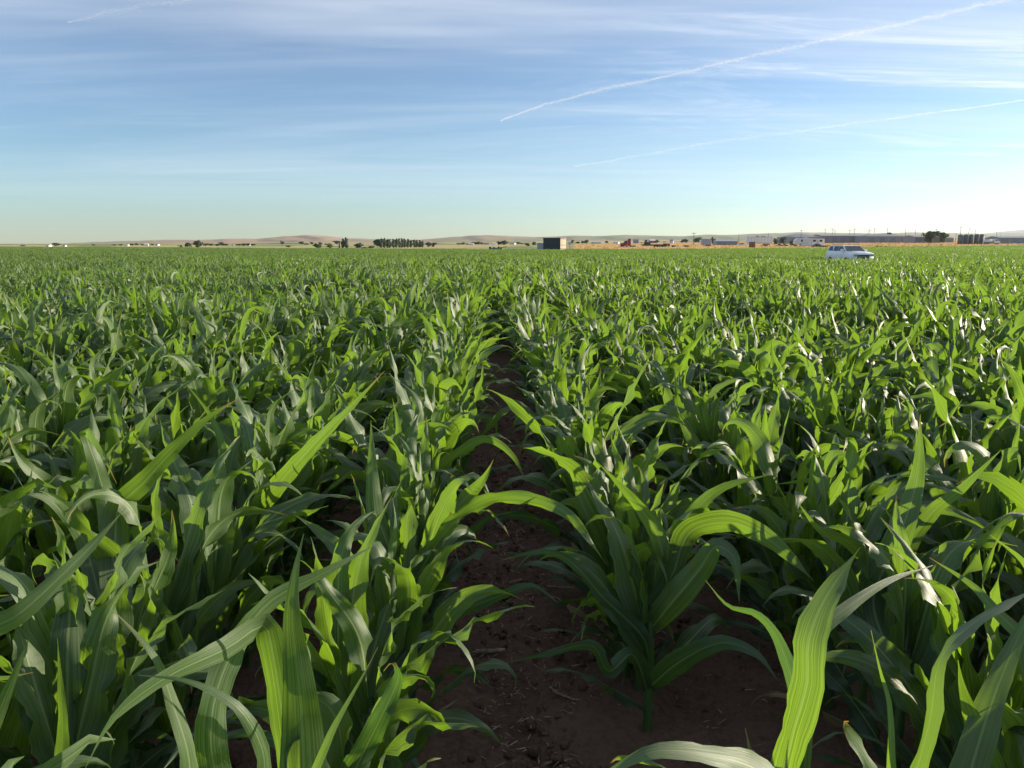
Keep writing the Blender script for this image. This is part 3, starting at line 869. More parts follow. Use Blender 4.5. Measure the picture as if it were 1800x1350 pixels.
# hand-placed plants at the front
for lab, base, leaves, hh in hero_plants:
    t = thing('corn_plant', lab, 'corn plant', (base[0], base[1], gz(*base)), 0.0, 'corn plants standing in the near rows')
    inv = np.array([base[0], base[1], gz(*base)])
    v, q, u = stalk_arrays(None, hh * 1.12 / .51, (0, 0), 12, 14)
    o = link('stalk', np_mesh('stalk', v, q, True, u, STALK), t)
    fill = SPECS[len(hero_plants) * 3 % len(SPECS)]; hr = np.random.default_rng(int(abs(base[1]) * 1000) + int(abs(base[0]) * 100))
    for f_ in ((1, 3, 5) if base[1] < 1.5 else (1, 3, 5, 6, 7, 8, 8, 7)):
        pr = dict(leaf_params(hr, f_, 10, hh / .44)); az = hr.uniform(-.4, math.pi + .4)
        v, q, u = leaf_arrays(pr, az, 26, 7)
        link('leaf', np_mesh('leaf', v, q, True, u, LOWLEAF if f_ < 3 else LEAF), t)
    for L in leaves:
        pts = np.array([axis(*p[:3]) for p in L['p']])
        if L.get('root') is not None:
            pts = np.concatenate([[np.array([base[0], base[1], inv[2] + L['root'] * 1.45])], pts])
        seg = np.concatenate([[0], np.cumsum(np.linalg.norm(np.diff(pts, axis=0), axis=1))]); seg /= seg[-1]
        n = 44
        vv = np.linspace(0, 1, n)
        # Catmull-Rom through the given points
        ext = np.concatenate([[2 * pts[0] - pts[1]], pts, [2 * pts[-1] - pts[-2]]])
        es = np.concatenate([[2 * seg[0] - seg[1]], seg, [2 * seg[-1] - seg[-2]]])
        mid = np.zeros((n, 3))
        for a, s in enumerate(vv):
            i = min(max(int(np.searchsorted(seg, s, 'right')) - 1, 0), len(pts) - 2)
            u_ = (s - seg[i]) / (seg[i + 1] - seg[i])
            p0, p1, p2, p3 = ext[i], ext[i + 1], ext[i + 2], ext[i + 3]
            m1 = (p2 - p0) / (es[i + 2] - es[i]) * (seg[i + 1] - seg[i]); m2 = (p3 - p1) / (es[i + 3] - es[i + 1]) * (seg[i + 1] - seg[i])
            mid[a] = (2 * u_ ** 3 - 3 * u_ ** 2 + 1) * p1 + (u_ ** 3 - 2 * u_ ** 2 + u_) * m1 + (-2 * u_ ** 3 + 3 * u_ ** 2) * p2 + (u_ ** 3 - u_ ** 2) * m2
        tng = np.gradient(mid, axis=0); tng /= np.linalg.norm(tng, axis=1, keepdims=True)
        view = mid - np.array([0, 0, CAM_H]); view /= np.linalg.norm(view, axis=1, keepdims=True)
        s0 = np.cross(tng, view); s0 /= np.maximum(np.linalg.norm(s0, axis=1, keepdims=True), 1e-6)
        n0 = np.cross(s0, tng)
        roll = np.radians(np.interp(vv, np.linspace(0, 1, len(L['roll'])), L['roll']))
        s = s0 * np.cos(roll)[:, None] + n0 * np.sin(roll)[:, None]
        if L.get('wp'):
            w = 0.5 * L['w'] * np.interp(vv, np.linspace(0, 1, len(L['wp'])), L['wp'])
            w = np.maximum(np.convolve(np.pad(w, 2, 'edge'), np.ones(5) / 5, 'valid') * np.minimum(1, (1 - vv) * 9), 0.0006)
        else:
            w = width_profile(vv, 0.5 * L['w'], L.get('base', .5))
        v, q, u = sweep(mid, s, w, 9, L.get('fold', .22) * (0.4 + .8 * (1 - vv)), L.get('wave', .004), L.get('ph', 0.0))
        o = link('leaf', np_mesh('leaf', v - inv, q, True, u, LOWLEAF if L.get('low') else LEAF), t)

# ------------------------------------------------------------------ the rest of the corn: one mass of plants
def tile_mesh(name, rows, ylen, step, seed, n, nc, skip, stalk):
    r = np.random.default_rng(seed)
    V = []; Q = []; U = []; Mi = []; b = 0
    for k in range(rows):
        y = -ylen / 2 + r.uniform(0, step)
        while y < ylen / 2:
            sp = SPECS[int(r.integers(len(SPECS)))]
            v, q, u, mi = joined(sp, n, nc, skip, stalk)
            a = r.uniform(0, 6.28); s = r.uniform(.84, 1.10)
            ca, sa = math.cos(a), math.sin(a)
            v = np.stack([(v[:, 0] * ca - v[:, 1] * sa) * s + (k - (rows - 1) / 2) * ROW + r.normal(0, .03), (v[:, 0] * sa + v[:, 1] * ca) * s + y, v[:, 2] * s], 1)
            V.append(v); Q.append(q + b); U.append(u); Mi.append(mi); b += len(v)
            y += max(step * .55, r.normal(step, step * .17))
    return corn_mesh(name, np.concatenate(V), np.concatenate(Q), np.concatenate(U), np.concatenate(Mi))


def source(name, meshes):
    col = bpy.data.collections.new(name)
    for i, me in enumerate(meshes):
        col.objects.link(bpy.data.objects.new(f'{name}_{i:02d}', me))
    return col


SRC_PLANT = source('plant', [corn_mesh('plant', *joined(sp, 11, 3)) for sp in SPECS])
SRC_STRIP = source('strip', [tile_mesh('strip', 3, 2.0, .20, 500 + i, 7, 3, 2, False) for i in range(10)])
SRC_TILE = source('tile', [tile_mesh('tile', 8, 6.0, .24, 700 + i, 5, 2, 4, False) for i in range(4)])


def scatter(parts):
    """a geometry-node tree that puts one of each collection's meshes on its points"""
    g = bpy.data.node_groups.new('corn_mass', 'GeometryNodeTree')
    g.interface.new_socket('Geometry', in_out='INPUT', socket_type='NodeSocketGeometry')
    g.interface.new_socket('Geometry', in_out='OUTPUT', socket_type='NodeSocketGeometry')
    gi = g.nodes.new('NodeGroupInput'); go = g.nodes.new('NodeGroupOutput'); j = g.nodes.new('GeometryNodeJoinGeometry')

    def attr(nm, ty):
        a = g.nodes.new('GeometryNodeInputNamedAttribute'); a.data_type = ty; a.inputs[0].default_value = nm
        return a.outputs[0]
    for kk, col in enumerate(parts):
        ci = g.nodes.new('GeometryNodeCollectionInfo'); ci.inputs[0].default_value = col; ci.inputs[1].default_value = True; ci.inputs[2].default_value = True
        n = g.nodes.new('GeometryNodeInstanceOnPoints')
        cmp = g.nodes.new('FunctionNodeCompare'); cmp.data_type = 'INT'; cmp.operation = 'EQUAL'
        g.links.new(attr('lod', 'INT'), cmp.inputs[2]); cmp.inputs[3].default_value = kk
        g.links.new(gi.outputs[0], n.inputs['Points']); g.links.new(cmp.outputs[0], n.inputs['Selection'])
        g.links.new(ci.outputs[0], n.inputs['Instance']); n.inputs['Pick Instance'].default_value = True
        g.links.new(attr('pick', 'INT'), n.inputs['Instance Index']); g.links.new(attr('turn', 'FLOAT_VECTOR'), n.inputs['Rotation']); g.links.new(attr('size', 'FLOAT_VECTOR'), n.inputs['Scale'])
        g.links.new(n.outputs[0], j.inputs[0])
    g.links.new(j.outputs[0], go.inputs[0])
    return g


CAR_D = 66.0
car_p = spot(1494, CAR_D)


def in_car(x, y):
    return np.hypot(x - car_p[0], y - car_p[1]) < 3.3


P = []; TURN = []; SIZE = []; PICK = []; LOD = []


def put(x, y, z, turn, size, pick, lod):
    P.append(np.stack([x, y, z], 1)); TURN.append(turn); SIZE.append(size); PICK.append(pick); LOD.append(np.full(len(x), lod))


rr = np.random.default_rng(9)
# loose plants: those round the camera that the frame misses, and out to 55 m
xs, ys = [], []
for x, y in rest:
    if math.hypot(x, y) > .62: xs.append(x); ys.append(y)
NEAR = 55.0
for k in range(-75, 76):
    x0 = rowx(k)
    yy = np.arange(-3.0, NEAR, .14); yy = yy + rr.normal(0, .035, len(yy))
    xx = x0 + rr.normal(0, .045, len(yy))
    r_ = np.hypot(xx, yy)
    ang = np.abs(np.degrees(np.arctan2(xx, yy)))
    near_done = (abs(k) <= 16) & (yy < 9.5) & (yy > -1.5)
    keep = (~near_done) & (r_ < NEAR) & (((ang < 50) & (yy > 0)) | (r_ < 9)) & (rr.random(len(yy)) > .02)
    xs += list(xx[keep]); ys += list(yy[keep])
yv = np.arange(13.0, NEAR, .42); yv = yv + rr.normal(0, .15, len(yv))
xs += list(MID + rr.normal(0, .2, len(yv))); ys += list(yv)
xs = np.array(xs); ys = np.array(ys)
k_ = ~in_car(xs, ys); xs = xs[k_]; ys = ys[k_]
n = len(xs)
pick0 = rr.integers(0, len(SPECS), n)
spin = rr.uniform(0, 6.28, n)
bord = (np.abs(xs - MID) < GAP * .66) & (ys < 11)
spin = np.where(bord, math.pi / 2 - np.array([q['az0'] for q in SPECS])[pick0] + rr.normal(0, .75, n), spin)
s_ = rr.uniform(.78, 1.10, n) * np.interp(np.hypot(xs, ys), [12, NEAR], [1.0, .88]) * (.86 + .28 * vnoise(xs * .35, ys * .35, 61))
put(xs, ys, terrain(xs, ys), np.stack([rr.normal(0, .09, n), rr.normal(0, .09, n), spin], 1), np.stack([s_, s_, s_], 1), pick0, 0)
# strips of three rows by two metres, out to the first field edge
gx, gy = np.meshgrid(np.arange(-100, 101), np.arange(0, 200))
gx = np.where(gx >= 0, ROW0 + GAP + ROW * (1 + 3 * gx), ROW0 - ROW * (1 + 3 * (-1 - gx))).ravel(); gy = (gy * 2.0).ravel()


def keep_far(x, y, r0, r1):
    lat, D = latD(x, y)
    px = 900 + F * lat / (np.maximum(D, 1) * math.cos(PITCH))
    r_ = np.hypot(x, y)
    return (r_ >= r0) & (r_ < r1) & (px > -350) & (px < 2150) & (D > 1) & (D < corn_edge(px))


STRIP_END = 190.0
k_ = keep_far(gx, gy, NEAR, STRIP_END) & ~in_car(gx, gy)
gx = gx[k_]; gy = gy[k_]; n = len(gx)
s_ = rr.uniform(.86, 1.02, n) * np.interp(np.hypot(gx, gy), [NEAR, 90, 200], [.88, .84, .82])
tow = ((gx - car_p[0]) * car_p[0] + (gy - car_p[1]) * car_p[1]) / np.hypot(car_p[0], car_p[1])
s_ = np.where((np.hypot(gx - car_p[0], gy - car_p[1]) < 13) & (tow < 0), s_ * .72, s_)
put(gx, gy, terrain(gx, gy), np.stack([0 * gx, 0 * gx, rr.integers(0, 2, n) * math.pi], 1), np.stack([np.ones(n), np.ones(n), s_], 1), rr.integers(0, 10, n), 1)
gx, gy = np.meshgrid(np.arange(-90, 60), np.arange(0, 110))
gx = np.where(gx >= 0, ROW0 + GAP + ROW * (3.5 + 8 * gx), ROW0 - ROW * (3.5 + 8 * (-1 - gx))).ravel(); gy = (gy * 6.0).ravel()
k_ = keep_far(gx, gy, STRIP_END, 900)
gx = gx[k_]; gy = gy[k_]; n = len(gx)
s_ = rr.uniform(.78, .9, n)
put(gx, gy, terrain(gx, gy), np.stack([0 * gx, 0 * gx, rr.integers(0, 2, n) * math.pi], 1), np.stack([np.ones(n), np.ones(n), s_], 1), rr.integers(0, 4, n), 2)

P = np.concatenate(P)
far_ = np.clip((P[:, 1] - 9.5) / 8, 0, 1)          # drilled rows are never quite straight
P[:, 0] += far_ * (.42 * np.sin(P[:, 1] / 7.3 + .8) + .30 * np.sin(P[:, 1] / 3.1))
TURN = np.concatenate(TURN); SIZE = np.concatenate(SIZE); PICK = np.concatenate(PICK); LOD = np.concatenate(LOD)
pm = bpy.data.meshes.new('corn_field')
pm.vertices.add(len(P)); pm.vertices.foreach_set('co', P.astype(np.float32).ravel())
for nm, ty, key, arr in (('turn', 'FLOAT_VECTOR', 'vector', TURN), ('size', 'FLOAT_VECTOR', 'vector', SIZE), ('pick', 'INT', 'value', PICK), ('lod', 'INT', 'value', LOD)):
    a = pm.attributes.new(nm, ty, 'POINT'); a.data.foreach_set(key, (arr.astype(np.float32) if 'VEC' in ty else arr.astype(np.int32)).ravel())
pm.update()
fo = link('corn_field', pm)
md = fo.modifiers.new('plants', 'NODES'); md.node_group = scatter([SRC_PLANT, SRC_STRIP, SRC_TILE])
tag(fo, 'unbroken mass of green corn plants stretching away to the farm', 'corn field', None, 'stuff')
print('corn points', len(P), [int((LOD == i).sum()) for i in range(3)], 'single', len(single))

#BACK0#
# ------------------------------------------------------------------ trees
def crown_mesh(name, kind, seed, mat, nleaf=460):
    r = np.random.default_rng(seed)
    V = []; Q = []
    if kind == 'round':
        cl = [(r.normal(0, .19), r.normal(0, .19), r.uniform(.16, .84), r.uniform(.15, .26)) for _ in range(14)]
    elif kind == 'poplar':
        cl = [(r.normal(0, .10), r.normal(0, .10), z, .24 * math.sin(math.pi * min(1, (z * .9 + .12))) ** .6 + .03) for z in np.linspace(.12, .95, 10)]
    elif kind == 'conifer':
        cl = [(r.normal(0, .05), r.normal(0, .05), z, .42 * (1 - z) + .05) for z in np.linspace(.1, .95, 10)]
    else:
        cl = [(r.normal(0, .22), r.normal(0, .2), r.uniform(.12, .72), r.uniform(.16, .28)) for _ in range(9)]
    for i in range(nleaf):
        c = cl[int(r.integers(len(cl)))]
        d = r.normal(0, 1, 3); d /= np.linalg.norm(d)
        ra = c[3] * r.uniform(.45, 1.05)
        p = np.array(c[:3]) + d * ra * np.array([1, 1, .75 if kind != 'poplar' else .6])
        p[2] = min(max(p[2], .03), 1.0)
        n = d + r.normal(0, .6, 3); n /= np.linalg.norm(n)
        t = np.cross(n, [0, 0, 1.0]); t /= max(np.linalg.norm(t), 1e-6); b = np.cross(n, t)
        s = r.uniform(.06, .115); e = r.uniform(.06, .115) * .75
        k = len(V)
        V += [p - t * s, p - b * e, p + t * s, p + b * e]
        Q.append((k, k + 1, k + 2, k + 3))
    return np_mesh(name, np.array(V), np.array(Q), False, None, mat)


def trunk_mesh(name):
    b = MB().tube((0, 0, -.05), (0, 0, .45), .035, .022, 7)
    for a, z, h in ((.3, .25, .55), (2.4, .3, .62), (4.4, .34, .7)):
        b.tube((0, 0, z), (.17 * math.cos(a), .17 * math.sin(a), h), .016, .006, 5)
    return b.mesh(name, M['trunk'])


CROWN = {(k, c): [crown_mesh('crown', k, 31 * i + len(k) + len(c), FOL[c]) for i in range(3)] for k in ('round', 'poplar', 'conifer', 'bush') for c in ('dark', 'green', 'light')}
TRUNK = trunk_mesh('trunk')
tr_r = random.Random(8)


def tree(px, ytop, wpx, D, kind, col, label, group=None, cat='tree', name=None):
    p = spot(px, D)
    h = zfrom(ytop, D) - p[2] + .02
    w = wpx / F * D * math.cos(PITCH)
    nm = name or {'round': 'leafy_tree', 'poplar': 'poplar_tree', 'conifer': 'conifer_tree', 'bush': 'bush'}[kind]
    k = {'poplar': .62, 'bush': .85, 'conifer': .85, 'round': .85}[kind]
    t = thing(nm, label, cat, p, tr_r.uniform(0, 6.28), group)
    t.scale = (w / k, w / k, max(h, .5))
    tk = bpy.data.objects.new('trunk', TRUNK); C.objects.link(tk); tk.parent = t
    cr = bpy.data.objects.new('crown', tr_r.choice(CROWN[(kind, col)])); C.objects.link(cr); cr.parent = t
    return t


tree(98, 426, 12, 900, 'round', 'dark', 'round dark tree above the corn at the far left horizon')
tree(40, 428.5, 6, 950, 'bush', 'dark', 'tiny dark bush on the far left horizon', None, 'bush')
for i, (px, w, yt) in enumerate(((232, 7, 427.5), (241, 8, 427), (250, 6, 428), (165, 6, 428.5), (200, 7, 428.6), (212, 6, 428.2), (268, 7, 428))):
    tree(px, yt, w, 1100, 'round', 'dark' if i % 2 else 'green', f'small far tree, {("fourth", "fifth", "sixth", "first", "second", "third", "seventh")[i]} from the left among white farmhouses at the left', 'small trees round the left farmhouses')
tree(329, 425.5, 14, 560, 'round', 'dark', 'dark leafy tree left of the taller twin on the horizon')
tree(347, 421, 15, 540, 'round', 'dark', 'tall dark leafy tree standing alone left of the low hills')
tree(317, 429, 6, 570, 'bush', 'dark', 'small bush at the foot of two dark trees', None, 'bush')
for i, px in enumerate((362, 371, 381, 390, 398, 420, 428, 436, 444)):
    tree(px, 427.2 - (2.5 if px == 390 else 0) + (i % 3) * .5, 10, 950, 'round', 'dark' if i % 3 else 'green', f'far tree, {NTH[i]} from the left in the hedge line below the pink hill', 'trees in the far left hedge line')
tree(497, 422.5, 8, 1300, 'round', 'dark', 'lone far tree on tan field under the pink hill')
tree(506, 431, 7, 600, 'bush', 'green', 'round grey green bush at the corn edge under the pink hill', None, 'bush')
tree(530, 424, 10, 1200, 'round', 'dark', 'dark far tree left of a pair on the tan field')
tree(539, 425.5, 8, 1200, 'bush', 'dark', 'low dark far tree right of a pair on the tan field')
tree(549, 424.5, 7, 1250, 'round', 'dark', 'small far tree just left of the big dark shrubby tree')
tree(559, 425, 16, 420, 'round', 'dark', 'dark spreading tree at the corn edge before the tan field')
tree(579, 427, 12, 430, 'round', 'light', 'pale green rounded tree beside a bare snag')
tree(604, 422.5, 8, 1200, 'round', 'dark', 'far tree showing over the pale green tree')
tree(592, 422.5, 12, 1300, 'round', 'green', 'far grey green tree behind the bare snag')
tree(603, 419.5, 6, 450, 'poplar', 'dark', 'left spire of a close poplar pair')
tree(608, 417.5, 8, 450, 'poplar', 'dark', 'taller right spire of a close poplar pair')
tree(629, 426, 15, 420, 'round', 'dark', 'dark domed tree right of the poplar pair')
tree(640, 432, 9, 400, 'bush', 'dark', 'low dark bush right of the domed tree', None, 'bush')
tree(651, 431, 13, 390, 'bush', 'light', 'pale yellow green bush left of the poplar windbreak', None, 'bush')
tree(663, 418.5, 14, 430, 'round', 'dark', 'broad dark tree ending the windbreak on its left')
for i in range(15):
    px = 671 + i * 5.15 + tr_r.uniform(-.8, .8)
    tree(px, 419.5 + max(0, i - 6) * .42 + tr_r.uniform(-.9, .9), 6.3, 430 + i * 3, 'poplar', 'dark', f'tall poplar, {NTH[i]} from the left in the windbreak row', 'poplars of the windbreak row')
tree(753, 424.5, 10, 470, 'round', 'dark', 'rounded tree just right of the windbreak')
tree(763, 425.5, 9, 475, 'round', 'green', 'greyer tree second right of the windbreak')
for i, (px, yt, w) in enumerate(((806, 427, 8), (814, 426, 9), (822, 427.5, 8), (832, 424.5, 10), (840, 424, 11), (846, 426, 8), (866, 428, 8), (911, 425, 9), (918, 427, 8))):
    tree(px, yt, w, 900, 'round', 'dark' if i % 3 else 'green', f'far tree, {NTH[i]} from the left among the houses left of the slatted shed', 'trees among the central houses')
tree(877, 424, 10, 700, 'round', 'dark', 'dark tree left of two behind the blue implement')
tree(886, 421.5, 12, 700, 'round', 'dark', 'taller dark tree right of two behind the blue implement')
tree(927, 426.5, 10, 520, 'round', 'green', 'green rounded tree beyond the field left of the shed')
tree(938, 424.5, 9, 560, 'round', 'dark', 'dark tree right behind the low grey annex')
for i, (px, yt, w) in enumerate(((1006, 421, 6), (1016, 424, 7), (1024, 423, 8), (1031, 421, 8), (1066, 423, 7), (1084, 426, 7), (1127, 426, 8), (1135, 421, 7), (1154, 421, 7), (1200, 420, 8), (1206, 419, 8), (1222, 417, 9), (1229, 416, 8))):
    tree(px, yt, w, 950, 'round', 'dark' if i % 3 else 'green', f'far tree, {NTH[i]} from the left on the slope behind the red truck', 'trees on the slope behind the red truck')
tree(1254, 415.5, 9, 600, 'round', 'dark', 'dark tree between the white box trailer and grey shed')
tree(1262, 418, 7, 610, 'bush', 'dark', 'low dark tree over the long grey shed roof')
tree(1330, 413, 6, 800, 'round', 'dark', 'far tree showing above the white semi trailer')
tree(1342, 413.5, 7, 820, 'round', 'green', 'far grey tree over the right end of the semi trailer')
tree(1364, 417.5, 9, 480, 'round', 'dark', 'dark tree right after the white semi trailer')
tree(1375, 416, 10, 485, 'round', 'dark', 'dark tree against the big barn gable')
tree(1390, 421, 7, 400, 'bush', 'dark', 'dark upright bush beside the camper', None, 'bush')
tree(1562, 406.5, 10, 560, 'round', 'dark', 'dark tree poking above the long barn roof')
tree(1636, 403.5, 23, 470, 'round', 'green', 'large green tree over the second barn')
tree(1656, 406, 16, 475, 'round', 'green', 'green tree right of the large one over the barn')
for px, w, wl in ((1542, 5, 'left'), (1557, 6, 'right'), (1548, 5, 'middle')):
    tree(px, 427.8, w, 290, 'bush', 'dark', f'scrubby weed clump on the dry grass, {wl} of three by the wire fence', 'weed clumps by the fence', 'bush')

# ------------------------------------------------------------------ poles, fence
def pole(px, ytop, D, label, arm=True, lean=0.0, col='pole', lamp=False, name='utility_pole', r=.16):
    p = spot(px, D)
    h = zfrom(ytop, D) - p[2]
    t = thing(name, label, 'pole', p, -YAW)
    MB().tube((0, 0, -.3), (lean * h, 0, h), r, r * .7, 8).build('post', M[col], t)
    if arm:
        MB().box(lean * h - 1.1, lean * h + 1.1, -.06, .06, h - .75, h - .6).build('crossarm', M[col], t)
        b = MB()
        for k in (-1, -.4, .4, 1): b.lathe([(.05, 0), (.08, .08), (.05, .2)], (lean * h + k, 0, h - .6), 8)
        b.build('insulators', M['metal'], t)
    if lamp:
        MB().tube((0, 0, h - .2), (-1.1, 0, h), .05, .05, 6).build('lamp_arm', M['metal'], t)
        MB().box(-1.7, -1.0, -.15, .15, h - .05, h + .12).build('lamp_head', M['metal'], t)
    return t


pole(1219, 408.5, 420, 'lone wooden pole in the orange grass beyond the truck')
for px, yt, D, lab, arm, lean, lamp in (
        (1407, 403.5, 520, 'wooden pole rising behind the big barn gable', 1, 0, 0), (1449, 402.5, 540, 'tall pole behind the right edge of the camper', 1, 0, 0),
        (1462, 401.5, 560, 'tall pole left of a short one above the long barn', 1, 0, 0), (1466, 404.5, 600, 'short pole beside the tall one above the long barn', 1, 0, 0),
        (1492, 403.5, 540, 'pole over the white car roof', 1, 0, 0), (1500, 401.5, 550, 'taller pole over the hood of the white car', 1, 0, 0),
        (1524, 405, 560, 'left pole of a close pair over the long barn', 0, 0, 0), (1526.5, 403, 540, 'right pole of a close pair over the long barn', 1, 0, 0),
        (1535, 401, 530, 'pole with a crossarm right of the close pair', 1, 0, 0), (1558, 401, 560, 'pole beside the tree above the long barn', 1, 0, 0),
        (1590, 401.5, 500, 'street lamp at the sloping end of the long barn', 0, 0, 1), (1607, 403, 500, 'pole at the left corner of the second barn', 0, 0, 0),
        (1643.5, 401.5, 520, 'pole rising through the large green tree', 1, 0, 0), (1650, 403, 520, 'pole between the two green trees', 0, 0, 0),
        (1686, 397.5, 440, 'tall pole with a transformer over the dark tanks', 1, 0, 0), (1699, 400, 450, 'leaning pole over the dark tanks', 0, .08, 0),
        (1712, 403, 450, 'short pole over the right of the dark tanks', 0, 0, 0), (1679, 410, 520, 'low thin pole left of the dark tanks', 0, 0, 0), (1750, 404, 600, 'thin mast left of the tallest thin mast', 0, 0, 0)):
    pole(px, yt, D, lab, bool(arm), lean, 'pole', bool(lamp), 'street_lamp' if lamp else 'utility_pole')
pole(1757, 394.5, 620, 'tallest thin mast above the grey shed at the right', False, 0, 'steel', False, 'radio_mast', .12)
pole(1727, 408, 330, 'pale leaning post at the right end of the tanks', False, .12, 'white', False, 'leaning_post', .12)
pole(1298, 411, 520, 'thin pole left of the white semi trailer', False)
pole(1350, 409, 600, 'thin pole behind the white semi trailer', False)

fp = MB().tube((0, 0, -.3), (0, 0, 1.25), .06, .05, 6).mesh('post', M['pole'])
fence = thing('wire_fence', 'long wire fence on thin wooden posts before the orange grass', 'fence', spot(1560, 285), 0)
fpts = []
for i, px in enumerate(np.arange(1470, 1800, 11.6)):
    p = spot(px, 292 + (px - 1470) * .08)
    fpts.append(p)
    o = bpy.data.objects.new('post', fp); C.objects.link(o); o.parent = fence
    o.location = Vector(p) - Vector([float(v) for v in spot(1560, 285)])
    if i % 6 == 2: o.scale = (1.8, 1.8, 1.45)
b = MB(); o0 = spot(1560, 285)
for a, c in zip(fpts[:-1], fpts[1:]):
    for hgt in (.4, .8, 1.15):
        b.tube(a - o0 + [0, 0, hgt], c - o0 + [0, 0, hgt], .012, .012, 4, False)
b.build('wire', M['metal'], fence)

# ------------------------------------------------------------------ dry grass standing on the rise
r = np.random.default_rng(17)
V = []
n = 42000
gpx = r.uniform(1010, 1900, n); gD = 232 * np.exp(r.uniform(0, 1.0, n) ** 1.2 * 1.05)
k_ = gD > corn_edge(gpx) + 14 + 6 * vnoise(gpx * .03, gD * .05, 3)
gpx = gpx[k_]; gD = gD[k_]; n = len(gpx)
gl = (gpx - 900) / F * gD * math.cos(PITCH)
gx = RT[0] * gl + FW[0] * gD; gy = RT[1] * gl + FW[1] * gD; g_z = terrain(gx, gy)
a = r.uniform(0, 6.28, n); w_ = r.uniform(.25, .6, n) * (gD / 330); h_ = r.uniform(.25, .60, n)
lx, ly = r.normal(0, .2, n), r.normal(0, .2, n)
V = np.stack([np.stack([gx - w_ * np.cos(a), gy - w_ * np.sin(a), g_z - .05], 1), np.stack([gx + w_ * np.cos(a), gy + w_ * np.sin(a), g_z - .05], 1),
              np.stack([gx + lx + w_ * .7 * np.cos(a), gy + ly + w_ * .7 * np.sin(a), g_z + h_], 1), np.stack([gx + lx - w_ * .7 * np.cos(a), gy + ly - w_ * .7 * np.sin(a), g_z + h_ * r.uniform(.6, 1.1, n)], 1)], 1).reshape(-1, 3)
gr_o = link('dry_grass', np_mesh('dry_grass', V, np.arange(4 * n).reshape(-1, 4), False, None, foliage_material('dry_grass', (0.50, 0.33, 0.15), (0.66, 0.47, 0.24))))
tag(gr_o, 'orange dry grass on the rise before the farm yard', 'grass', None, 'stuff')

# ------------------------------------------------------------------ slatted shed
R3 = -YAW
D = 185.0
p = spot(969, D); SW, SD = 4.35, 3.9
ph = math.radians(25)
base = at(984.5, 430, D - 1.0); base[2] = gz(base[0], base[1])
shed = thing('slatted_shed', 'dark flat roofed shed with pale upright slats on its end', 'shed', base, R3 - ph)
H = zfrom(418.3, D) - base[2]
MB().box(-SW, -.02, 0, .12, 0, H - .1).build('front_wall', M['dark'], shed)
for i in range(9):
    MB().box(-SW + .1 + i * .48, -SW + .1 + i * .48 + .05, -.05, -.003, .0, H - .14).build('rib', M['dark'], shed)
MB().box(-SW, 0, SD - .1, SD, 0, H - .1).build('back_wall', M['dark'], shed)
MB().box(-SW, -SW + .1, .125, SD - .105, 0, H - .1).build('side_wall', M['dark'], shed)
MB().box(-SW - .12, .15, -.12, SD + .12, H - .095, H + .04).build('roof', M['metal'], shed)
MB().box(-.06, -.01, .13, SD - .11, 0, H - .1).build('inner_panel', M['dark'], shed)
sl = MB().box(0.0, .05, 0, .44, .05, H - .32).mesh('slat', M['pale'])
for i in range(5):
    o = bpy.data.objects.new('slat', sl); C.objects.link(o); o.parent = shed; o.location = (.055, .10 + i * .76, 0)
for z in (.9, 1.75, H - .28):
    MB().box(.108, .15, .05, SD - .05, z, z + .14).build('rail', M['brown'] if z < 2.5 else M['rust'], shed)
MB().box(-.03, .12, SD - .1, SD + .08, 0, H - .1).build('corner_post', M['rust'], shed)
an = thing('low_annex', 'low pale grey lean to box beside the dark shed', 'shed', spot(949.5, D + .8), R3 - ph * .3)
hA = zfrom(427.6, D) - an.location.z
for i in range(3):
    MB().box(-.74 + i * .5, -.74 + i * .5 + .48, 0, .08, 0, hA).build('panel', M['lilac'], an)
MB().box(-.74, .74, .085, 1.6, 0, hA - .02).build('body', M['lilac'], an)
MB().box(-.80, .80, -.05, 1.7, hA + .003, hA + .06).build('roof', M['grey'], an)
dish = thing('satellite_dish', 'small round white dish on a post beside the slatted shed', 'dish', spot(1001.5, D - 1), R3)
zc = zfrom(428, D) - dish.location.z
MB().tube((0, .15, -.2), (0, .15, zc), .05, .05, 8).build('post', M['metal'], dish)
b = MB(); prof = [(.02, .0), (.2, .02), (.34, .07), (.44, .14), (.44, .16), (.3, .08), (.02, .03)]
vs = []; n = 16
for r_, z_ in prof:
    for i in range(n):
        t_ = 2 * math.pi * i / n
        vs.append((r_ * math.cos(t_), -z_ + .1, zc + r_ * math.sin(t_)))
b.add(vs, [(j * n + i, j * n + (i + 1) % n, (j + 1) * n + (i + 1) % n, (j + 1) * n + i) for j in range(len(prof) - 1) for i in range(n)])
b.build('bowl', M['white'], dish, True)
MB().tube((0, .0, zc), (0, -.45, zc - .05), .015, .015, 5).build('feed_arm', M['metal'], dish)


def wheel(parent, x, y, z, r, w, rim='steel', n=20):
    """axle along y"""
    b = MB(); prof = [(r * .62, -w / 2), (r * .93, -w / 2), (r, -w / 3), (r, w / 3), (r * .93, w / 2), (r * .62, w / 2)]
    t = bpy.data.objects.new('wheel', None); C.objects.link(t); t.parent = parent; t.location = (x, y, z); t.rotation_euler = (math.pi / 2, 0, 0)
    b.lathe(prof, n=n); b.build('tyre', M['black'], t, True)
    MB().lathe([(r * .15, -w / 2 - .02), (r * .55, -w / 2 - .01), (r * .6, -w / 2 + .03), (r * .6, w / 2 - .03), (r * .55, w / 2 + .01), (r * .15, w / 2 + .02)], n=n).build('rim', M[rim], t, True)
    return t


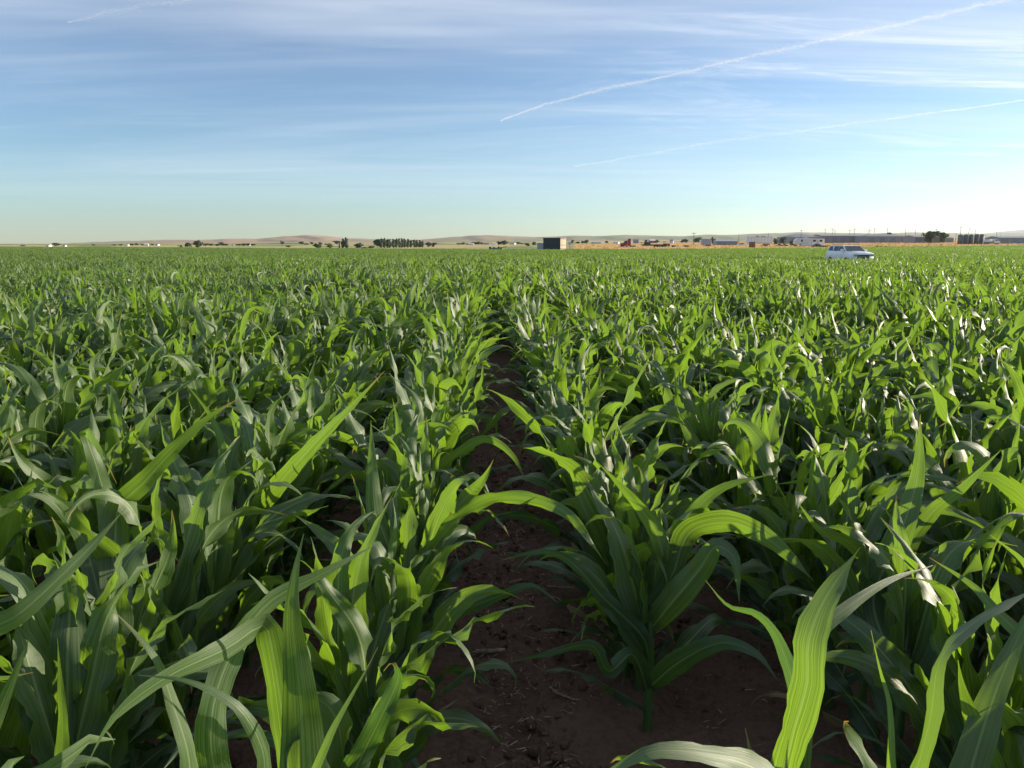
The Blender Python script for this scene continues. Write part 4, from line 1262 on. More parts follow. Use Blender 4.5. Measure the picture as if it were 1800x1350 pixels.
# blue implement at the corn edge
im = thing('farm_implement', 'low blue farm implement with dark wheels and a boom', 'farm machine', spot(871, 186), R3)
s = 186 / F * math.cos(PITCH)
MB().box(-1.0, .55, -.7, .7, .62, 1.15).build('tank_body', M['blue'], im, False, .06)
MB().box(-1.6, 1.7, -.35, .35, .45, .6).build('chassis', M['metal'], im)
MB().box(-1.55, -1.05, -.6, .6, .62, 1.42).build('engine_box', M['dark'], im, False, .05)
MB().box(.6, .95, -.5, .5, .62, 1.5).build('pump_cover', M['dark'], im, False, .05)
MB().box(-.6, -.2, -.45, .45, 1.153, 1.35).build('lid', M['dark'], im)
MB().tube((1.0, 0, 1.2), (2.7, 0, 1.42), .09, .06, 8).build('boom', M['brown'], im)
MB().box(1.05, 1.6, -.5, .5, .605, 1.25).build('hopper', M['brown'], im, False, .04)
for xx, yy in ((-1.2, -.8), (-1.2, .8), (.75, -.8), (.75, .8)): wheel(im, xx, yy, .5, .5, .3)

# ------------------------------------------------------------------ red truck and flatbed
D = 330.0
k = D / F * math.cos(PITCH)
tk = thing('red_truck', 'red long nosed truck tractor with tall sleeper and chrome stacks', 'truck', spot(1103, D), R3)
MB().box(-3.1, 3.0, -.5, .5, .75, 1.0).build('chassis', M['metal'], tk)
MB().prism([(-3.05, .85), (-3.05, 1.75), (-2.9, 1.95), (-1.65, 2.15), (-1.65, .85)], -.85, .85).build('hood', M['red'], tk, False, .06)
MB().box(-3.12, -3.055, -.55, .55, .95, 1.85).build('radiator_grille', M['steel'], tk)
MB().prism([(-1.64, .85), (-1.64, 2.2), (-1.35, 2.85), (-1.2, 3.0), (-.15, 3.0), (-.15, .85)], -1.1, 1.1).build('cab', M['red'], tk, False, .06)
MB().prism([(-1.55, 2.22), (-1.32, 2.78), (-.35, 2.78), (-.35, 2.22)], -1.13, -1.105).build('side_window', M['glass'], tk)
MB().prism([(-1.68, 2.25), (-1.40, 2.83), (-1.36, 2.81), (-1.64, 2.23)], -.95, .95).build('windscreen', M['glass'], tk)
MB().prism([(-.10, .85), (-.10, 3.1), (.15, 3.75), (1.05, 3.95), (1.25, 3.85), (1.25, .85)], -1.2, 1.2).build('sleeper', M['red'], tk, False, .06)
for yy in (-1.22, 1.22):
    MB().tube((-.12, yy, 1.0), (-.12, yy, 3.9), .09, .09, 8).build('exhaust_stack', M['steel'], tk)
MB().tube((-1.3, -1.0, .75), (.1, -1.0, .75), .33, .33, 14).build('fuel_tank', M['steel'], tk)
MB().box(-3.25, -3.0, -1.1, 1.1, .5, .85).build('bumper', M['steel'], tk)
for sgn in (-1, 1):
    MB().prism([(-2.95, .95), (-2.75, 1.2), (-2.1, 1.2), (-1.9, .95)], sgn * .98 - .2, sgn * .98 + .2).build('fender', M['red'], tk)
    wheel(tk, -2.4, sgn * 1.0, .52, .52, .3)
    for xx in (1.75, 3.0 - .05): wheel(tk, xx, sgn * .98, .52, .52, .5)
fb = thing('flatbed_trailer', 'long dark flatbed trailer with spaced axles behind the red truck', 'trailer', spot(1138, D + 2), R3)
MB().box(-2.5, 7.0, -1.2, 1.2, 1.25, 1.48).build('deck', M['metal'], fb)
MB().box(-2.2, 6.8, -.3, .3, .85, 1.245).build('beam', M['metal'], fb)
MB().box(-1.4, 1.2, -.9, .9, 1.485, 2.35).build('load_crate', M['dark'], fb, False, .05)
for xx in (3.4, 4.6):
    for sgn in (-1, 1): wheel(fb, xx, sgn * .95, .52, .52, .5)
for px, lab, w, h in ((1166, 'dark boxy dolly left of three behind the flatbed', 12, 5.2), (1184, 'small dark dolly in the middle behind the flatbed', 6, 4.8), (1206, 'small dark dolly right of three in the orange grass', 7.5, 4.6)):
    d_ = thing('trailer_dolly', lab, 'trailer', spot(px, 322), R3, 'trailer dollies in the dry grass')
    ww = w * 322 / F * .5
    MB().box(-ww, ww, -.9, .9, .62, h * 322 / 1379).build('box', M['dark'], d_, False, .05)
    MB().tube((ww, 0, .8), (ww + 1.6, 0, .75), .07, .07, 6).build('drawbar', M['metal'], d_)
    for sgn in (-1, 1): wheel(d_, 0, sgn * .85, .45, .45, .35)
rt = thing('red_tractor', 'small dull red tractor facing right behind the dark dollies', 'tractor', spot(1171, 370), R3)
MB().box(-.2, 1.7, -.35, .35, .95, 1.65).build('bonnet', M['red'], rt, False, .08)
MB().box(-1.3, -.25, -.75, .75, 1.0, 1.7).build('fender_deck', M['dkred'], rt, False, .08)
for xx, yy in ((-1.25, -.7), (-1.25, .7), (-.3, -.7), (-.3, .7)): MB().tube((xx, yy, 1.7), (xx, yy, 2.55), .04, .04, 5).build('cab_post', M['metal'], rt)
MB().box(-1.45, -.15, -.85, .85, 2.555, 2.68).build('cab_roof', M['dkred'], rt)
for sgn in (-1, 1):
    wheel(rt, -.85, sgn * .95, .8, .8, .45, 'red'); wheel(rt, 1.3, sgn * .8, .48, .48, .3, 'red')


def box_trailer(px0, px1, yt, yb, D, label, name='box_trailer', mat='white', ribs=0, axle=.8):
    pm_ = (px0 + px1) / 2
    p_ = spot(pm_, D)
    hw = (px1 - px0) / 2 / F * D * math.cos(PITCH)
    t = thing(name, label, 'trailer', p_, R3)
    z0 = max(zfrom(yb, D) - p_[2], .6); z1 = zfrom(yt, D) - p_[2]
    MB().box(-hw, hw, 0, 2.5, z0, z1).build('box', M[mat], t, False, .04)
    MB().box(-hw, hw, -.02, -.003, z0 - .12, z0 + .1).build('bottom_rail', M['grey'], t)
    MB().box(-hw, hw, -.02, -.003, z1 - .16, z1 - .04).build('top_rail', M['grey'], t)
    for i in range(ribs):
        xx = -hw + 2 * hw * (i + .5) / ribs
        MB().box(xx - .04, xx + .04, -.03, -.004, z0 + .1, z1 - .17).build('rib', M['grey'], t)
    for xx in (hw * axle, hw * axle - 1.25):
        for yy in (.35, 2.15): wheel(t, xx, yy, .52, .52, .4)
    MB().box(-hw * .55, -hw * .55 + .15, .5, .65, .0, z0 - .12).build('landing_leg', M['metal'], t)
    MB().box(-hw * .55, -hw * .55 + .15, 1.85, 2.0, .0, z0 - .12).build('landing_leg', M['metal'], t)
    return t


box_trailer(1234, 1250, 420, 430, 360, 'short white box trailer right of the lone pole', mat='lilac', ribs=3)
box_trailer(1312, 1358, 416.2, 427.2, 400, 'long plain white semi trailer parked in dry grass', 'semi_trailer', 'white', 8, .75)
# long low grey shed behind
def barn(px0, px1, ytop, ye, D, depth, label, rot=0.0, gable=True, wallm='wall', roofm='roof', doors=2, name='barn', hip=0.0):
    pm_ = (px0 + px1) / 2
    p_ = spot(pm_, D)
    hw = (px1 - px0) / 2 / F * D * math.cos(PITCH)
    t = thing(name, label, 'barn' if 'barn' in name else 'shed', p_, R3 + rot)
    ze = zfrom(ye, D) - p_[2]; zt = zfrom(ytop, D) - p_[2]
    MB().box(-hw, hw, 0, depth, -1.0, ze).build('wall', M[wallm], t)
    v = [(-hw - .3, -.4, ze), (hw + .3, -.4, ze), (hw + .3, depth + .4, ze), (-hw - .3, depth + .4, ze), (-hw - .3 + hip, depth / 2, zt), (hw + .3 - hip, depth / 2, zt)]
    MB().add([(a, b_, c + .02) for a, b_, c in v], [(0, 1, 5, 4), (2, 3, 4, 5), (3, 0, 4), (1, 2, 5), (3, 2, 1, 0)]).build('roof', M[roofm], t)
    nb = max(2, int(hw * 2 / 9))
    for i in range(nb + 1):
        xx = -hw + 2 * hw * i / nb
        MB().box(xx - .12, xx + .12, -.13, -.004, -.5, ze - .03).build('post', M['grey'], t)
    for i in range(doors):
        xx = -hw + 2 * hw * (i + .5) / doors
        MB().box(xx - 1.8, xx + 1.8, -.08, -.005, -.5, ze * .78).build('door', M['roof'], t)
    return t


barn(1260, 1296, 421.8, 424, 430, 8, 'long low grey shed left of the white semi trailer', 0, True, 'grey', 'lilac', 3, 'low_shed')
barn(1387, 1443, 410.8, 417, 520, 22, 'big grey roofed barn rising behind the camper', .05, True, 'wall', 'roof', 3, 'barn', 9)
barn(1443, 1521, 411.8, 414.5, 530, 18, 'long dark barn with a low roof behind the white car', 0, True, 'wall', 'wall', 5)
barn(1522, 1597, 411.5, 415.5, 510, 18, 'grey barn with a sloping right end in the row', 0, True, 'wall', 'roof', 4, 'barn', 6)
barn(1607, 1653, 413, 416.5, 480, 14, 'dark barn half hidden under the large green tree', 0, True, 'wall', 'wall', 3)
barn(1662, 1675, 415, 418.5, 490, 8, 'small dark gabled hut between tree and tanks', 0, True, 'wall', 'wall', 1, 'gabled_hut', 2)
barn(1757, 1830, 415, 418.0, 430, 14, 'long grey shed at the right edge of the yard', 0, True, 'grey', 'grey', 4, 'long_shed')
for i, (x0, x1, yt) in enumerate(((1683, 1692, 412.5), (1692.6, 1701, 412), (1701.6, 1709.5, 412), (1711.5, 1720, 411.6), (1720.4, 1728, 411.6))):
    D = 400.0
    r_ = (x1 - x0) / 2 / F * D * math.cos(PITCH)
    t = thing('storage_tank', f'dark upright round tank, {("leftmost", "second from left", "middle one", "second from right", "rightmost")[i]} of the five in the yard', 'tank', spot((x0 + x1) / 2, D + i), R3, 'dark storage tanks')
    h_ = zfrom(yt, D) - t.location.z
    MB().lathe([(r_, -.4), (r_, h_ - .35)], n=20).build('shell', M['tank'], t, True)
    MB().lathe([(r_ + .04, h_ - .345), (r_ * .75, h_ - .1), (.25, h_)], n=20).build('cone_top', M['tank'], t)
    MB().lathe([(.28, 0), (.28, .14), (.05, .16)], (0, 0, h_ - .01), 10).build('cap', M['metal'], t)
    for z_ in (.8, 1.9, 3.0):
        MB().lathe([(r_ + .003, z_), (r_ + .05, z_ + .03), (r_ + .05, z_ + .09), (r_ + .003, z_ + .12)], n=20).build('hoop', M['metal'], t)
# pale machine beside the tanks
wm = thing('sprayer_truck', 'white farm truck with a rounded tank beside the dark tanks', 'truck', spot(1742, 395), R3)
MB().box(-4.0, 3.9, -.5, .5, .8, 1.1).build('chassis', M['metal'], wm)
MB().tube((-3.6, 0, 1.9), (.6, 0, 1.9), .8, .8, 16).build('tank', M['dirty_white'], wm, True)
MB().prism([(1.1, .9), (1.1, 2.9), (2.2, 2.95), (2.7, 2.0), (3.9, 1.85), (3.95, .9)], -1.0, 1.0).build('cab', M['white'], wm, False, .06)
MB().prism([(1.35, 2.05), (1.35, 2.75), (2.1, 2.75), (2.45, 2.05)], -1.03, -1.005).build('side_window', M['glass'], wm)
MB().box(-3.2, 1.6, -.95, -.85, 3.0, 3.12).build('boom', M['steel'], wm)
for xx in (-3.0, -1.9, 3.0):
    for sgn in (-1, 1): wheel(wm, xx, sgn * .95, .52, .52, .35)

# ------------------------------------------------------------------ camper, crates, cars in the yard
D = 330.0; k = D / F * math.cos(PITCH)
cp = thing('camper_trailer', 'white fifth wheel camper with three dark windows and slide outs', 'camper', spot(1423, D), R3)
z1 = zfrom(418.3, D) - cp.location.z
hw = 26 * k
MB().prism([(-hw, 1.5), (-hw + .5, 1.15), (-hw + 2.6, 1.15), (-hw + 2.9, .5), (hw, .5), (hw, z1 - .25), (hw * .35, z1 - .3), (-hw * .1, z1), (-hw + 1.2, z1), (-hw + .35, z1 - .7)][::-1], 0, 2.4).build('body', M['dirty_white'], cp, False, .06)
MB().box(.9, 2.6, -.6, -.003, .75, z1 - .35).build('slide_out', M['white'], cp, False, .03)
MB().box(3.6, 5.9, -.6, -.003, .75, z1 - .38).build('slide_out', M['white'], cp, False, .03)
for xx0, xx1, yy in ((-3.7, -3.0, -.03), (1.2, 2.3, -.63), (4.0, 5.1, -.63)):
    w_ = MB().box(xx0, xx1, yy, yy + .026, z1 - 1.55, z1 - .75).build('window', M['glass'], cp)
    MB().box(xx0 - .06, xx1 + .06, yy + .008, yy + .029, z1 - 1.61, z1 - .69).build('frame', M['grey'], w_)
MB().box(-.3, .4, -.03, -.003, .6, 2.5).build('door', M['white'], cp, False, .01)
MB().box(-1.9, -.9, .6, 1.5, z1 + .003, z1 + .3).build('air_conditioner', M['dirty_white'], cp, False, .05)
MB().box(-4.2, -3.0, -.02, -.003, 1.4, 1.6).build('stripe', M['grey'], cp)
for xx in (1.0, 2.0):
    for yy in (.2, 2.2): wheel(cp, xx + .3, yy, .42, .42, .25)
for yy in (.5, 1.9): MB().box(-hw + 1.1, -hw + 1.25, yy, yy + .15, -.1, 1.145).build('landing_leg', M['metal'], cp)
cs = thing('crate_stack', 'tall brown stack of wooden bins before the semi trailer', 'crates', spot(1322, 300), R3)
hh = zfrom(425, 300) - cs.location.z
nb = 4
for i in range(nb):
    MB().box(-1.08 + .02 * (i % 2), 1.08 - .02 * (i % 3), -.6, .6, hh * i / nb + .06, hh * (i + 1) / nb - .015).build('bin', M['brown'], cs)
    MB().box(-1.0, 1.0, -.5, .5, hh * i / nb - .01, hh * i / nb + .055).build('skid', M['pole'], cs)


def small_car(px, D, label, mat, name, L_=4.6, rot=0.0):
    t = thing(name, label, 'car', spot(px, D), R3 + rot)
    MB().prism([(-L_ / 2, .4), (-L_ / 2, .95), (-L_ / 2 + .3, 1.0), (L_ * .2, 1.02), (L_ / 2 - .1, .85), (L_ / 2, .4)], -.88, .88).build('body', M[mat], t, False, .06)
    MB().prism([(-L_ / 2 + .5, 1.023), (-L_ / 2 + .9, 1.5), (L_ * .05, 1.52), (L_ * .22, 1.023)], -.75, .75).build('cabin', M['glass'], t, False, .05)
    MB().box(-L_ / 2 + 1.0, L_ * .03, -.7, .7, 1.523, 1.56).build('roof', M[mat], t)
    for xx in (-L_ * .31, L_ * .31):
        for sgn in (-1, 1): wheel(t, xx, sgn * .8, .34, .34, .22)
    return t


small_car(1305, 390, 'white car parked left of the brown bins', 'white', 'parked_car')
small_car(1438, 310, 'dull red car parked in front of the camper', 'dkred', 'parked_car')
fl = thing('flat_trailer', 'low dark flat trailer between the camper and the white car', 'trailer', spot(1450, 300), R3)
MB().box(-2.4, 2.4, -1, 1, .7, 1.0).build('deck', M['dark'], fl)
MB().box(-2.4, -2.3, -1, 1, 1.003, 1.5).build('headboard', M['dark'], fl)
for xx in (-.5, .6):
    for sgn in (-1, 1): wheel(fl, xx, sgn * .8, .36, .36, .25)
small_car(1791, 380, 'white car by the grey shed at the right edge', 'white', 'parked_car')
for i, (px, mt, lab) in enumerate(((1343, 'rust', 'rusty scrap machine under the semi trailer'), (1370, 'metal', 'dark plough frame left of the orange patch'), (1379, 'rust', 'rusty harrow beside the dark plough frame'), (1395, 'dark', 'dark implement parked before the camper nose'))):
    t = thing('farm_implement', lab, 'farm machine', spot(px, 340), R3)
    MB().box(-1.6, 1.6, -.4, .4, .7, .9).build('frame', M[mt], t)
    for j in range(5): MB().tube((-1.4 + .7 * j, 0, .7), (-1.3 + .7 * j, -.2, .05), .05, .03, 5).build('tine', M['metal'], t)
    MB().box(-.5, .5, -.35, .35, .903, 1.5).build('hopper', M[mt], t, False, .05)
    for sgn in (-1, 1): wheel(t, .9, sgn * .7, .4, .4, .2)

# ------------------------------------------------------------------ far houses
for i, (px, yt, wpx, D, mt, lab) in enumerate((
        (83, 431.2, 6, 800, 'dirty_white', 'white roofed house at the far left above the corn'), (112, 431.5, 4, 800, 'white', 'tiny pale house right of the far left tree'),
        (257, 428.2, 6, 1050, 'dirty_white', 'pale farmhouse left of a white one among small trees'), (275, 428.6, 5, 1050, 'dirty_white', 'white farmhouse right of the small trees'),
        (222, 431.6, 5, 900, 'dirty_white', 'low white shed at the corn edge on the left'), (409, 428.5, 3.5, 1000, 'white', 'tiny white hut in the far left hedge line'),
        (436, 428.4, 4, 1000, 'dirty_white', 'tiny pale hut at the right of the far hedge line'), (855, 427, 10, 850, 'lilac', 'grey roofed house left of the blue implement'),
        (868, 427.5, 5, 860, 'white', 'small white house behind the blue implement'), (900, 428, 9, 850, 'dirty_white', 'pale house between dark trees left of the shed'),
        (941, 429, 4, 650, 'white', 'small white hut behind the low grey annex'), (1050, 427.8, 14, 900, 'lilac', 'wide pale house right of the slatted shed'),
        (1082, 424.5, 10, 850, 'white', 'white roofed house left of the red truck'), (1118, 420.5, 9, 950, 'lilac', 'grey house above the red truck hood line'),
        (1148, 420.5, 10, 1000, 'rust', 'brick coloured house up the slope behind the flatbed'), (1180, 421, 6, 900, 'white', 'small white house beyond the red tractor'),
        (828, 430.6, 9, 800, 'dirty_white', 'pale shed far left of the blue implement'))):
    D = float(D)
    p_ = spot(px, D); hw = wpx / 2 / F * D * math.cos(PITCH); zt = max(zfrom(yt, D) - p_[2], 2.0)
    t = thing('farm_house', lab, 'house', p_, R3 + (i % 3 - 1) * .3)
    MB().box(-hw, hw, 0, hw * 1.2 + 2, -.5, zt * .62).build('wall', M[mt], t)
    dd = hw * 1.2 + 2
    MB().add([(-hw - .3, -.3, zt * .62 + .01), (hw + .3, -.3, zt * .62 + .01), (hw + .3, dd + .3, zt * .62 + .01), (-hw - .3, dd + .3, zt * .62 + .01), (-hw - .3, dd / 2, zt), (hw + .3, dd / 2, zt)],
             [(0, 1, 5, 4), (2, 3, 4, 5), (3, 0, 4), (1, 2, 5), (3, 2, 1, 0)]).build('roof', M['roof' if i % 2 else 'dirty_white'], t)
    for j in (-.5, .4):
        MB().box(hw * j - .5, hw * j + .5, -.04, -.004, zt * .2, zt * .45).build('window', M['glass'], t)
sn = thing('bare_snag', 'thin dark dead trunk between the pale tree and poplar pair', 'dead tree', spot(596, 450), 0)
hs_ = zfrom(424, 450) - sn.location.z
MB().tube((0, 0, -.3), (.3, 0, hs_), .5, .2, 8).build('trunk', M['trunk'], sn)
for a, z in ((-1, .6), (1, .75), (-.6, .85)):
    MB().tube((.2, 0, hs_ * z), (.2 + a * .9, 0, hs_ * z + .9), .14, .05, 6).build('limb', M['trunk'], sn)

# ------------------------------------------------------------------ the white car standing in the corn
toc = -np.array([car_p[0], car_p[1], 0.0]); toc /= np.linalg.norm(toc)
rgt = np.cross(-toc, [0, 0, 1.0])
ca = math.radians(27)
hd = toc * math.cos(ca) + rgt * math.sin(ca)
suv = thing('white_suv', 'white off road wagon with dark windows standing in the corn', 'car', car_p, math.atan2(hd[1], hd[0]))


def loft(b, st, ns):
    """st: list of rings (equal point counts)"""
    n = len(st[0]); m = len(st)
    vs = [p for r in st for p in r]
    fs = [(j * n + i, j * n + (i + 1) % n, (j + 1) * n + (i + 1) % n, (j + 1) * n + i) for j in range(m - 1) for i in range(n)]
    fs += [tuple(range(n - 1, -1, -1)), tuple((m - 1) * n + i for i in range(n))]
    return b.add(vs, fs)


def ring(x, hwid, zb, zt, sh):
    return [(x, -hwid * .93, zb), (x, -hwid, zb + .14), (x, -hwid, zt - .30), (x, -hwid + sh * .4, zt - .05), (x, -hwid + sh, zt), (x, hwid - sh, zt), (x, hwid - sh * .4, zt - .05), (x, hwid, zt - .30), (x, hwid, zb + .14), (x, hwid * .93, zb)]


b = MB()
loft(b, [ring(x, w, zb, zt, sh) for x, w, zb, zt, sh in ((-2.42, .88, .52, 1.16, .08), (-2.34, .94, .45, 1.32, .08), (-1.4, .965, .40, 1.34, .08), (.6, .965, .40, 1.34, .08), (1.05, .96, .42, 1.34, .10),
                                                      (1.9, .955, .46, 1.28, .14), (2.30, .93, .46, 1.24, .12), (2.42, .88, .50, 1.14, .08))], 0)
body = b.build('body', M['white'], suv, True)
b = MB()
# greenhouse: pillars and roof round recessed glass
gh = [(-2.30, .86, 1.325), (-2.02, .74, 1.80), (-1.6, .72, 1.86), (.05, .71, 1.86), (.35, .71, 1.82), (1.12, .84, 1.33)]
vs = []
for x, w, z in gh: vs += [(x, -w, z), (x, w, z)]
b.add(vs + [(x, -.85, 1.315) for x in (-2.3, 1.12)] + [(x, .85, 1.315) for x in (-2.3, 1.12)],
      [(0, 2, 3, 1), (2, 4, 5, 3), (4, 6, 7, 5), (6, 8, 9, 7), (8, 10, 11, 9), (0, 10, 8, 6, 4, 2), (1, 3, 5, 7, 9, 11)])
b.build('cabin_roof', M['white'], suv)


def side_pane(name, xs, sgn, parent=suv):
    """glass set on the cabin side; xs: outline in x,z"""
    vs = []; n = len(xs)
    for off in (.006, -.02):
        for x, z in xs:
            w = .855 - (z - 1.325) / .53 * .135
            vs.append((x, sgn * (w + off + .008), z))
    return MB().add(vs, [tuple(range(n)), tuple(range(2 * n - 1, n - 1, -1))] + [(i, i + n, (i + 1) % n + n, (i + 1) % n) for i in range(n)]).build(name, M['glass'], parent)


for sgn in (-1, 1):
    side_pane('front_window', [(-.28, 1.38), (-.28, 1.77), (.22, 1.77), (.86, 1.38)], sgn)
    side_pane('rear_window', [(-1.16, 1.38), (-1.16, 1.78), (-.36, 1.78), (-.36, 1.38)], sgn)
    side_pane('quarter_window', [(-2.12, 1.40), (-1.96, 1.76), (-1.44, 1.78), (-1.26, 1.40)], sgn)
    mr = MB().box(.62, .84, sgn * 1.02 - .11, sgn * 1.02 + .11, 1.34, 1.54).build('mirror', M['white'], suv, False, .03)
    MB().box(.60, .617, sgn * 1.02 - .09, sgn * 1.02 + .09, 1.36, 1.52).build('glass', M['glass'], mr)
    MB().box(-1.9, .2, sgn * .66 - .02, sgn * .66 + .02, 1.90, 1.93).build('roof_rail', M['metal'], suv)
    MB().box(2.26, 2.435, sgn * .70 - .16, sgn * .70 + .17, .94, 1.12).build('headlight', M['lamp'], suv, False, .02)
    MB().box(2.34, 2.44, sgn * .66 - .10, sgn * .66 + .10, .58, .70).build('fog_lamp', M['dark'], suv)
    MB().box(-2.44, -2.36, sgn * .78 - .09, sgn * .78 + .08, .85, 1.18).build('tail_light', M['red'], suv)
    for xx in (-1.42, 1.42):
        MB().lathe([(.44, -.02), (.47, -.02), (.47, .03), (.44, .03)], n=24).build('wheel_arch', M['dark'], suv)
        bpy.context.scene.collection.objects[-1].matrix_local = Matrix.Translation((xx, sgn * .955, .40)) @ Matrix.Rotation(math.pi / 2, 4, 'X')
        wheel(suv, xx, sgn * .84, .38, .38, .27)
    for xx in (.05, -1.0):
        MB().box(xx - .12, xx + .10, sgn * .975 - .012, sgn * .975 + .012, 1.03, 1.07).build('door_handle', M['white'], suv)
MB().add([(.44, -.66, 1.80), (.44, .66, 1.80), (1.08, .79, 1.38), (1.08, -.79, 1.38), (.41, -.66, 1.77), (.41, .66, 1.77), (1.05, .79, 1.35), (1.05, -.79, 1.35)],
         [(3, 2, 1, 0), (4, 5, 6, 7), (0, 1, 5, 4), (1, 2, 6, 5), (2, 3, 7, 6), (3, 0, 4, 7)]).build('windscreen', M['glass'], suv)
MB().box(2.37, 2.440, -.52, .52, .70, 1.08).build('radiator_grille', M['dark'], suv, False, .02)
for z_ in (.78, .86, .94): MB().box(2.443, 2.46, -.48, .48, z_ - .015, z_ + .015).build('grille_bar', M['grey'], suv)
MB().box(2.30, 2.50, -.86, .86, .46, .60).build('bumper', M['white'], suv, False, .03)
MB().box(2.502, 2.512, -.16, .16, .48, .58).build('number_plate', M['dirty_white'], suv)
MB().prism([(1.1, 1.335), (1.2, 1.375), (2.0, 1.315), (2.2, 1.24)], -.42, .42).build('bonnet_bulge', M['white'], suv, False, .02)

# ------------------------------------------------------------------ litter on the furrow
r = np.random.default_rng(3)
V = []; Q = []


def chip(x, y, L_, w, h, a, tilt):
    c, s = math.cos(a), math.sin(a); z = gz(x, y) + .004
    k = len(V)
    for u, v_, t in ((-1, -1, 0), (1, -1, 0), (1, 1, 0), (-1, 1, 0), (-1, -.6, 1), (1, -.6, 1), (1, .6, 1), (-1, .6, 1)):
        V.append((x + c * u * L_ / 2 - s * v_ * w / 2, y + s * u * L_ / 2 + c * v_ * w / 2, z + t * h + u * tilt * L_ / 2))
    for f in ((3, 2, 1, 0), (4, 5, 6, 7), (0, 1, 5, 4), (1, 2, 6, 5), (2, 3, 7, 6), (3, 0, 4, 7)): Q.append(tuple(k + i for i in f))


for i in range(4600):
    y = 1.2 + 8.5 * r.random() ** 1.4
    x = MID + r.normal(0, .9 if i % 3 else .25)
    chip(x, y, r.gamma(2.0, .012) + .006, r.uniform(.0015, .006), r.uniform(.001, .003), r.uniform(0, 6.28), r.normal(0, .22))
st_ = link('straw_litter', np_mesh('straw_litter', np.array(V), np.array(Q), False, None, M['straw']))
tag(st_, 'scattered dry straw bits on the bare furrow', 'straw', None, 'stuff')
# clods: small uneven lumps of earth
V = []; Q = []
ico = [(0, 0, 1), (.9, 0, .2), (.28, .85, .2), (-.72, .53, .2), (-.72, -.53, .2), (.28, -.85, .2), (.6, .45, -.5), (-.3, .75, -.5), (-.75, 0, -.5), (-.3, -.75, -.5), (.6, -.45, -.5)]
icf = [(0, 1, 2), (0, 2, 3), (0, 3, 4), (0, 4, 5), (0, 5, 1), (1, 6, 2), (2, 7, 3), (3, 8, 4), (4, 9, 5), (5, 10, 1), (6, 7, 2), (7, 8, 3), (8, 9, 4), (9, 10, 5), (10, 6, 1)]
for i in range(3600):
    y = 1.1 + 7 * r.random() ** 1.5
    x = MID + r.normal(0, .8 if i % 3 else .28)
    sz = min(.034, .003 + r.gamma(1.3, .0062)); k = len(V); z = gz(x, y) - sz * .1
    for p in ico:
        m = sz * r.uniform(.65, 1.25)
        V.append((x + p[0] * m, y + p[1] * m, z + p[2] * m * .7 + .006))
    Q += [tuple(k + j for j in f) for f in icf]
cme = np_mesh('soil_clods', np.array(V), np.array(Q), False, None, M['earth'])
cme.color_attributes.new('land', 'FLOAT_COLOR', 'POINT').data.foreach_set('color', np.zeros(len(cme.vertices) * 4, np.float32))
tag(link('soil_clods', cme), 'loose brown clods of earth lying in the furrow', 'soil', None, 'stuff')
for i, (px, py, L_, a, w, lab) in enumerate(((862, 1150, .13, .06, .020, 'thick pale stalk piece lying in the middle of the furrow'), (985, 1037, .14, -.12, .014, 'straight straw stem across the right of the furrow'), (906, 1026, .08, .5, .012, 'short tilted stalk piece near the furrow centre'),
                                             (990, 1228, .10, -.65, .010, 'slanted stalk piece low right in the furrow'), (760, 1300, .08, -.55, .012, 'stalk piece at the lower left of the furrow'), (848, 1090, .06, -1.0, .008, 'thin forked straw in the left of the furrow'),
                                             (1020, 1235, .07, -.2, .007, 'thin straw beside the slanted stalk piece'), (840, 1192, .05, 1.1, .010, 'stub of stalk behind the thick pale piece'))):
    rr_ = ray(px, py); s_ = (-CAM_H) / rr_[2]; q_ = rr_ * s_
    t = tag(MB().tube((-L_ / 2, 0, 0), (L_ / 2, .004, .002), w * .5, w * .42, 8).build('stalk_piece', M['straw']), lab, 'stalk piece')
    t.location = (q_[0], q_[1], gz(q_[0], q_[1]) + w * .35 + .008); t.rotation_euler = (0, random.uniform(-.06, .06), a)

# ------------------------------------------------------------------ contrails: wisps of ice crystals along a line high up
cm = bpy.data.materials.new('ice_crystals'); cm.use_nodes = True
N = NT(cm.node_tree)
d_ = N.n('ShaderNodeBsdfDiffuse', i={0: (.95, .95, .97, 1)}); t_ = N.n('ShaderNodeBsdfTranslucent', i={0: (.95, .95, .97, 1)})
mx = N.n('ShaderNodeMixShader', i={0: .5, 1: d_.outputs[0], 2: t_.outputs[0]})
N.n('ShaderNodeOutputMaterial', i={0: mx.outputs[0]})


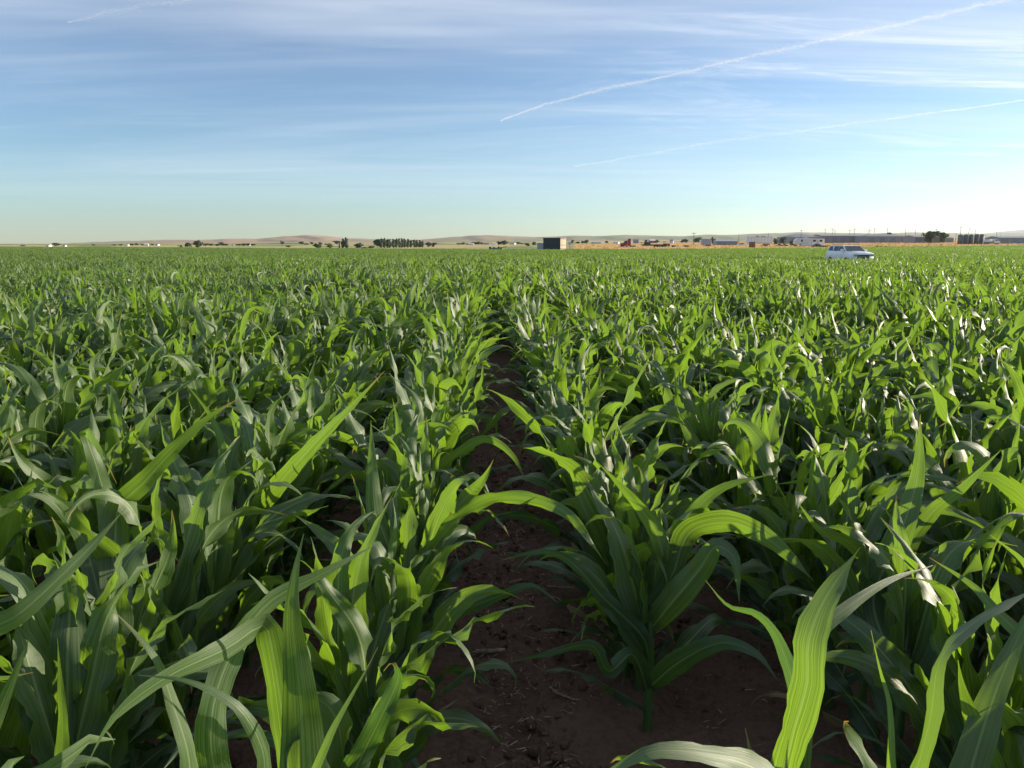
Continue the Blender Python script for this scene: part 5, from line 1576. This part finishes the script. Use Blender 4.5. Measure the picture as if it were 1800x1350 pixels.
def contrail(pts, wpx, dens, label, alt=5000.0, seed=1):
    r = np.random.default_rng(seed)
    P3 = []
    for px, py in pts:
        q = ray(px, py); P3.append(np.array([0, 0, CAM_H]) + q * (alt / q[2]))
    P3 = np.array(P3); pxs = np.array(pts, float)
    seg = np.concatenate([[0], np.cumsum(np.linalg.norm(np.diff(pxs, axis=0), axis=1))])
    L_ = seg[-1]
    n = int(L_ * dens)
    s = r.uniform(0, L_, n)
    w = .75 * np.interp(s / L_, np.linspace(0, 1, len(wpx)), wpx) * (.6 + .8 * vnoise(s * .02, s * 0 + 6.5, seed + 4))
    clump = vnoise(s * .05, s * 0 + .5, seed + 5) * .6 + vnoise(s * .25, s * 0 + 2.5, seed + 6) * .4
    keep = r.random(n) < .30 + .6 * clump
    s = s[keep]; w = w[keep]; n = len(s)
    V = []
    base = np.stack([np.interp(s, seg, P3[:, k]) for k in range(3)], 1)
    dist = np.linalg.norm(base, axis=1)
    pxm = dist / F
    wav = (vnoise(s * .03, s * 0 + 7.5, seed + 9) - .5) * .8 + (vnoise(s * .12, s * 0 + 3.5, seed + 8) - .5) * .5
    off = r.normal(0, 1, (n, 3)) * (w * pxm * .36 * r.uniform(.4, 1.6, n))[:, None]
    off[:, 2] += wav * w * pxm * .7
    c = base + off
    a = r.normal(0, 1, (n, 3)); a /= np.linalg.norm(a, axis=1, keepdims=True)
    b_ = np.cross(a, r.normal(0, 1, (n, 3))); b_ /= np.linalg.norm(b_, axis=1, keepdims=True)
    e = (pxm * r.uniform(.14, .28, n))[:, None]
    V = np.stack([c - a * e, c - b_ * e, c + a * e, c + b_ * e], 1).reshape(-1, 3)
    Q = np.arange(4 * n).reshape(-1, 4)
    o = link('contrail', np_mesh('contrail', V, Q, False, None, cm))
    tag(o, label, 'contrail')


contrail([(880, 212), (960, 182), (1080, 153), (1210, 125), (1340, 94), (1480, 65), (1620, 34), (1760, 1), (1900, -32)], [3, 6, 5, 6, 7, 8, 9, 10], 38, 'long bright white vapour trail rising to the upper right', seed=3)
contrail([(1010, 292), (1060, 285), (1210, 257), (1400, 231), (1560, 209), (1680, 193), (1800, 176), (1900, 165)], [2, 6, 7, 6, 4, 2, 2], 20, 'lower thinner vapour trail above the farm', seed=13)
contrail([(120, 40), (170, 26), (230, 14), (300, 4), (360, -6)], [3, 8, 7, 8, 5], 13, 'faint short vapour trail at the upper left', seed=23)

# ------------------------------------------------------------------ air
hz = bpy.data.materials.new('haze'); hz.use_nodes = True
N = NT(hz.node_tree)
pv = N.n('ShaderNodeVolumePrincipled', i={'Color': (.80, .90, 1, 1), 'Density': HAZE_DENSITY, 'Anisotropy': .55})
o_ = N.n('ShaderNodeOutputMaterial'); N.link(pv.outputs[0], o_.inputs['Volume'])
hb = MB().box(-20000, 20000, -60, 10500, -130, 330).build('haze', hz)
hb.rotation_euler = (0, 0, -YAW)
tag(hb, 'thin pale haze over the whole plain', 'haze', None, 'stuff')
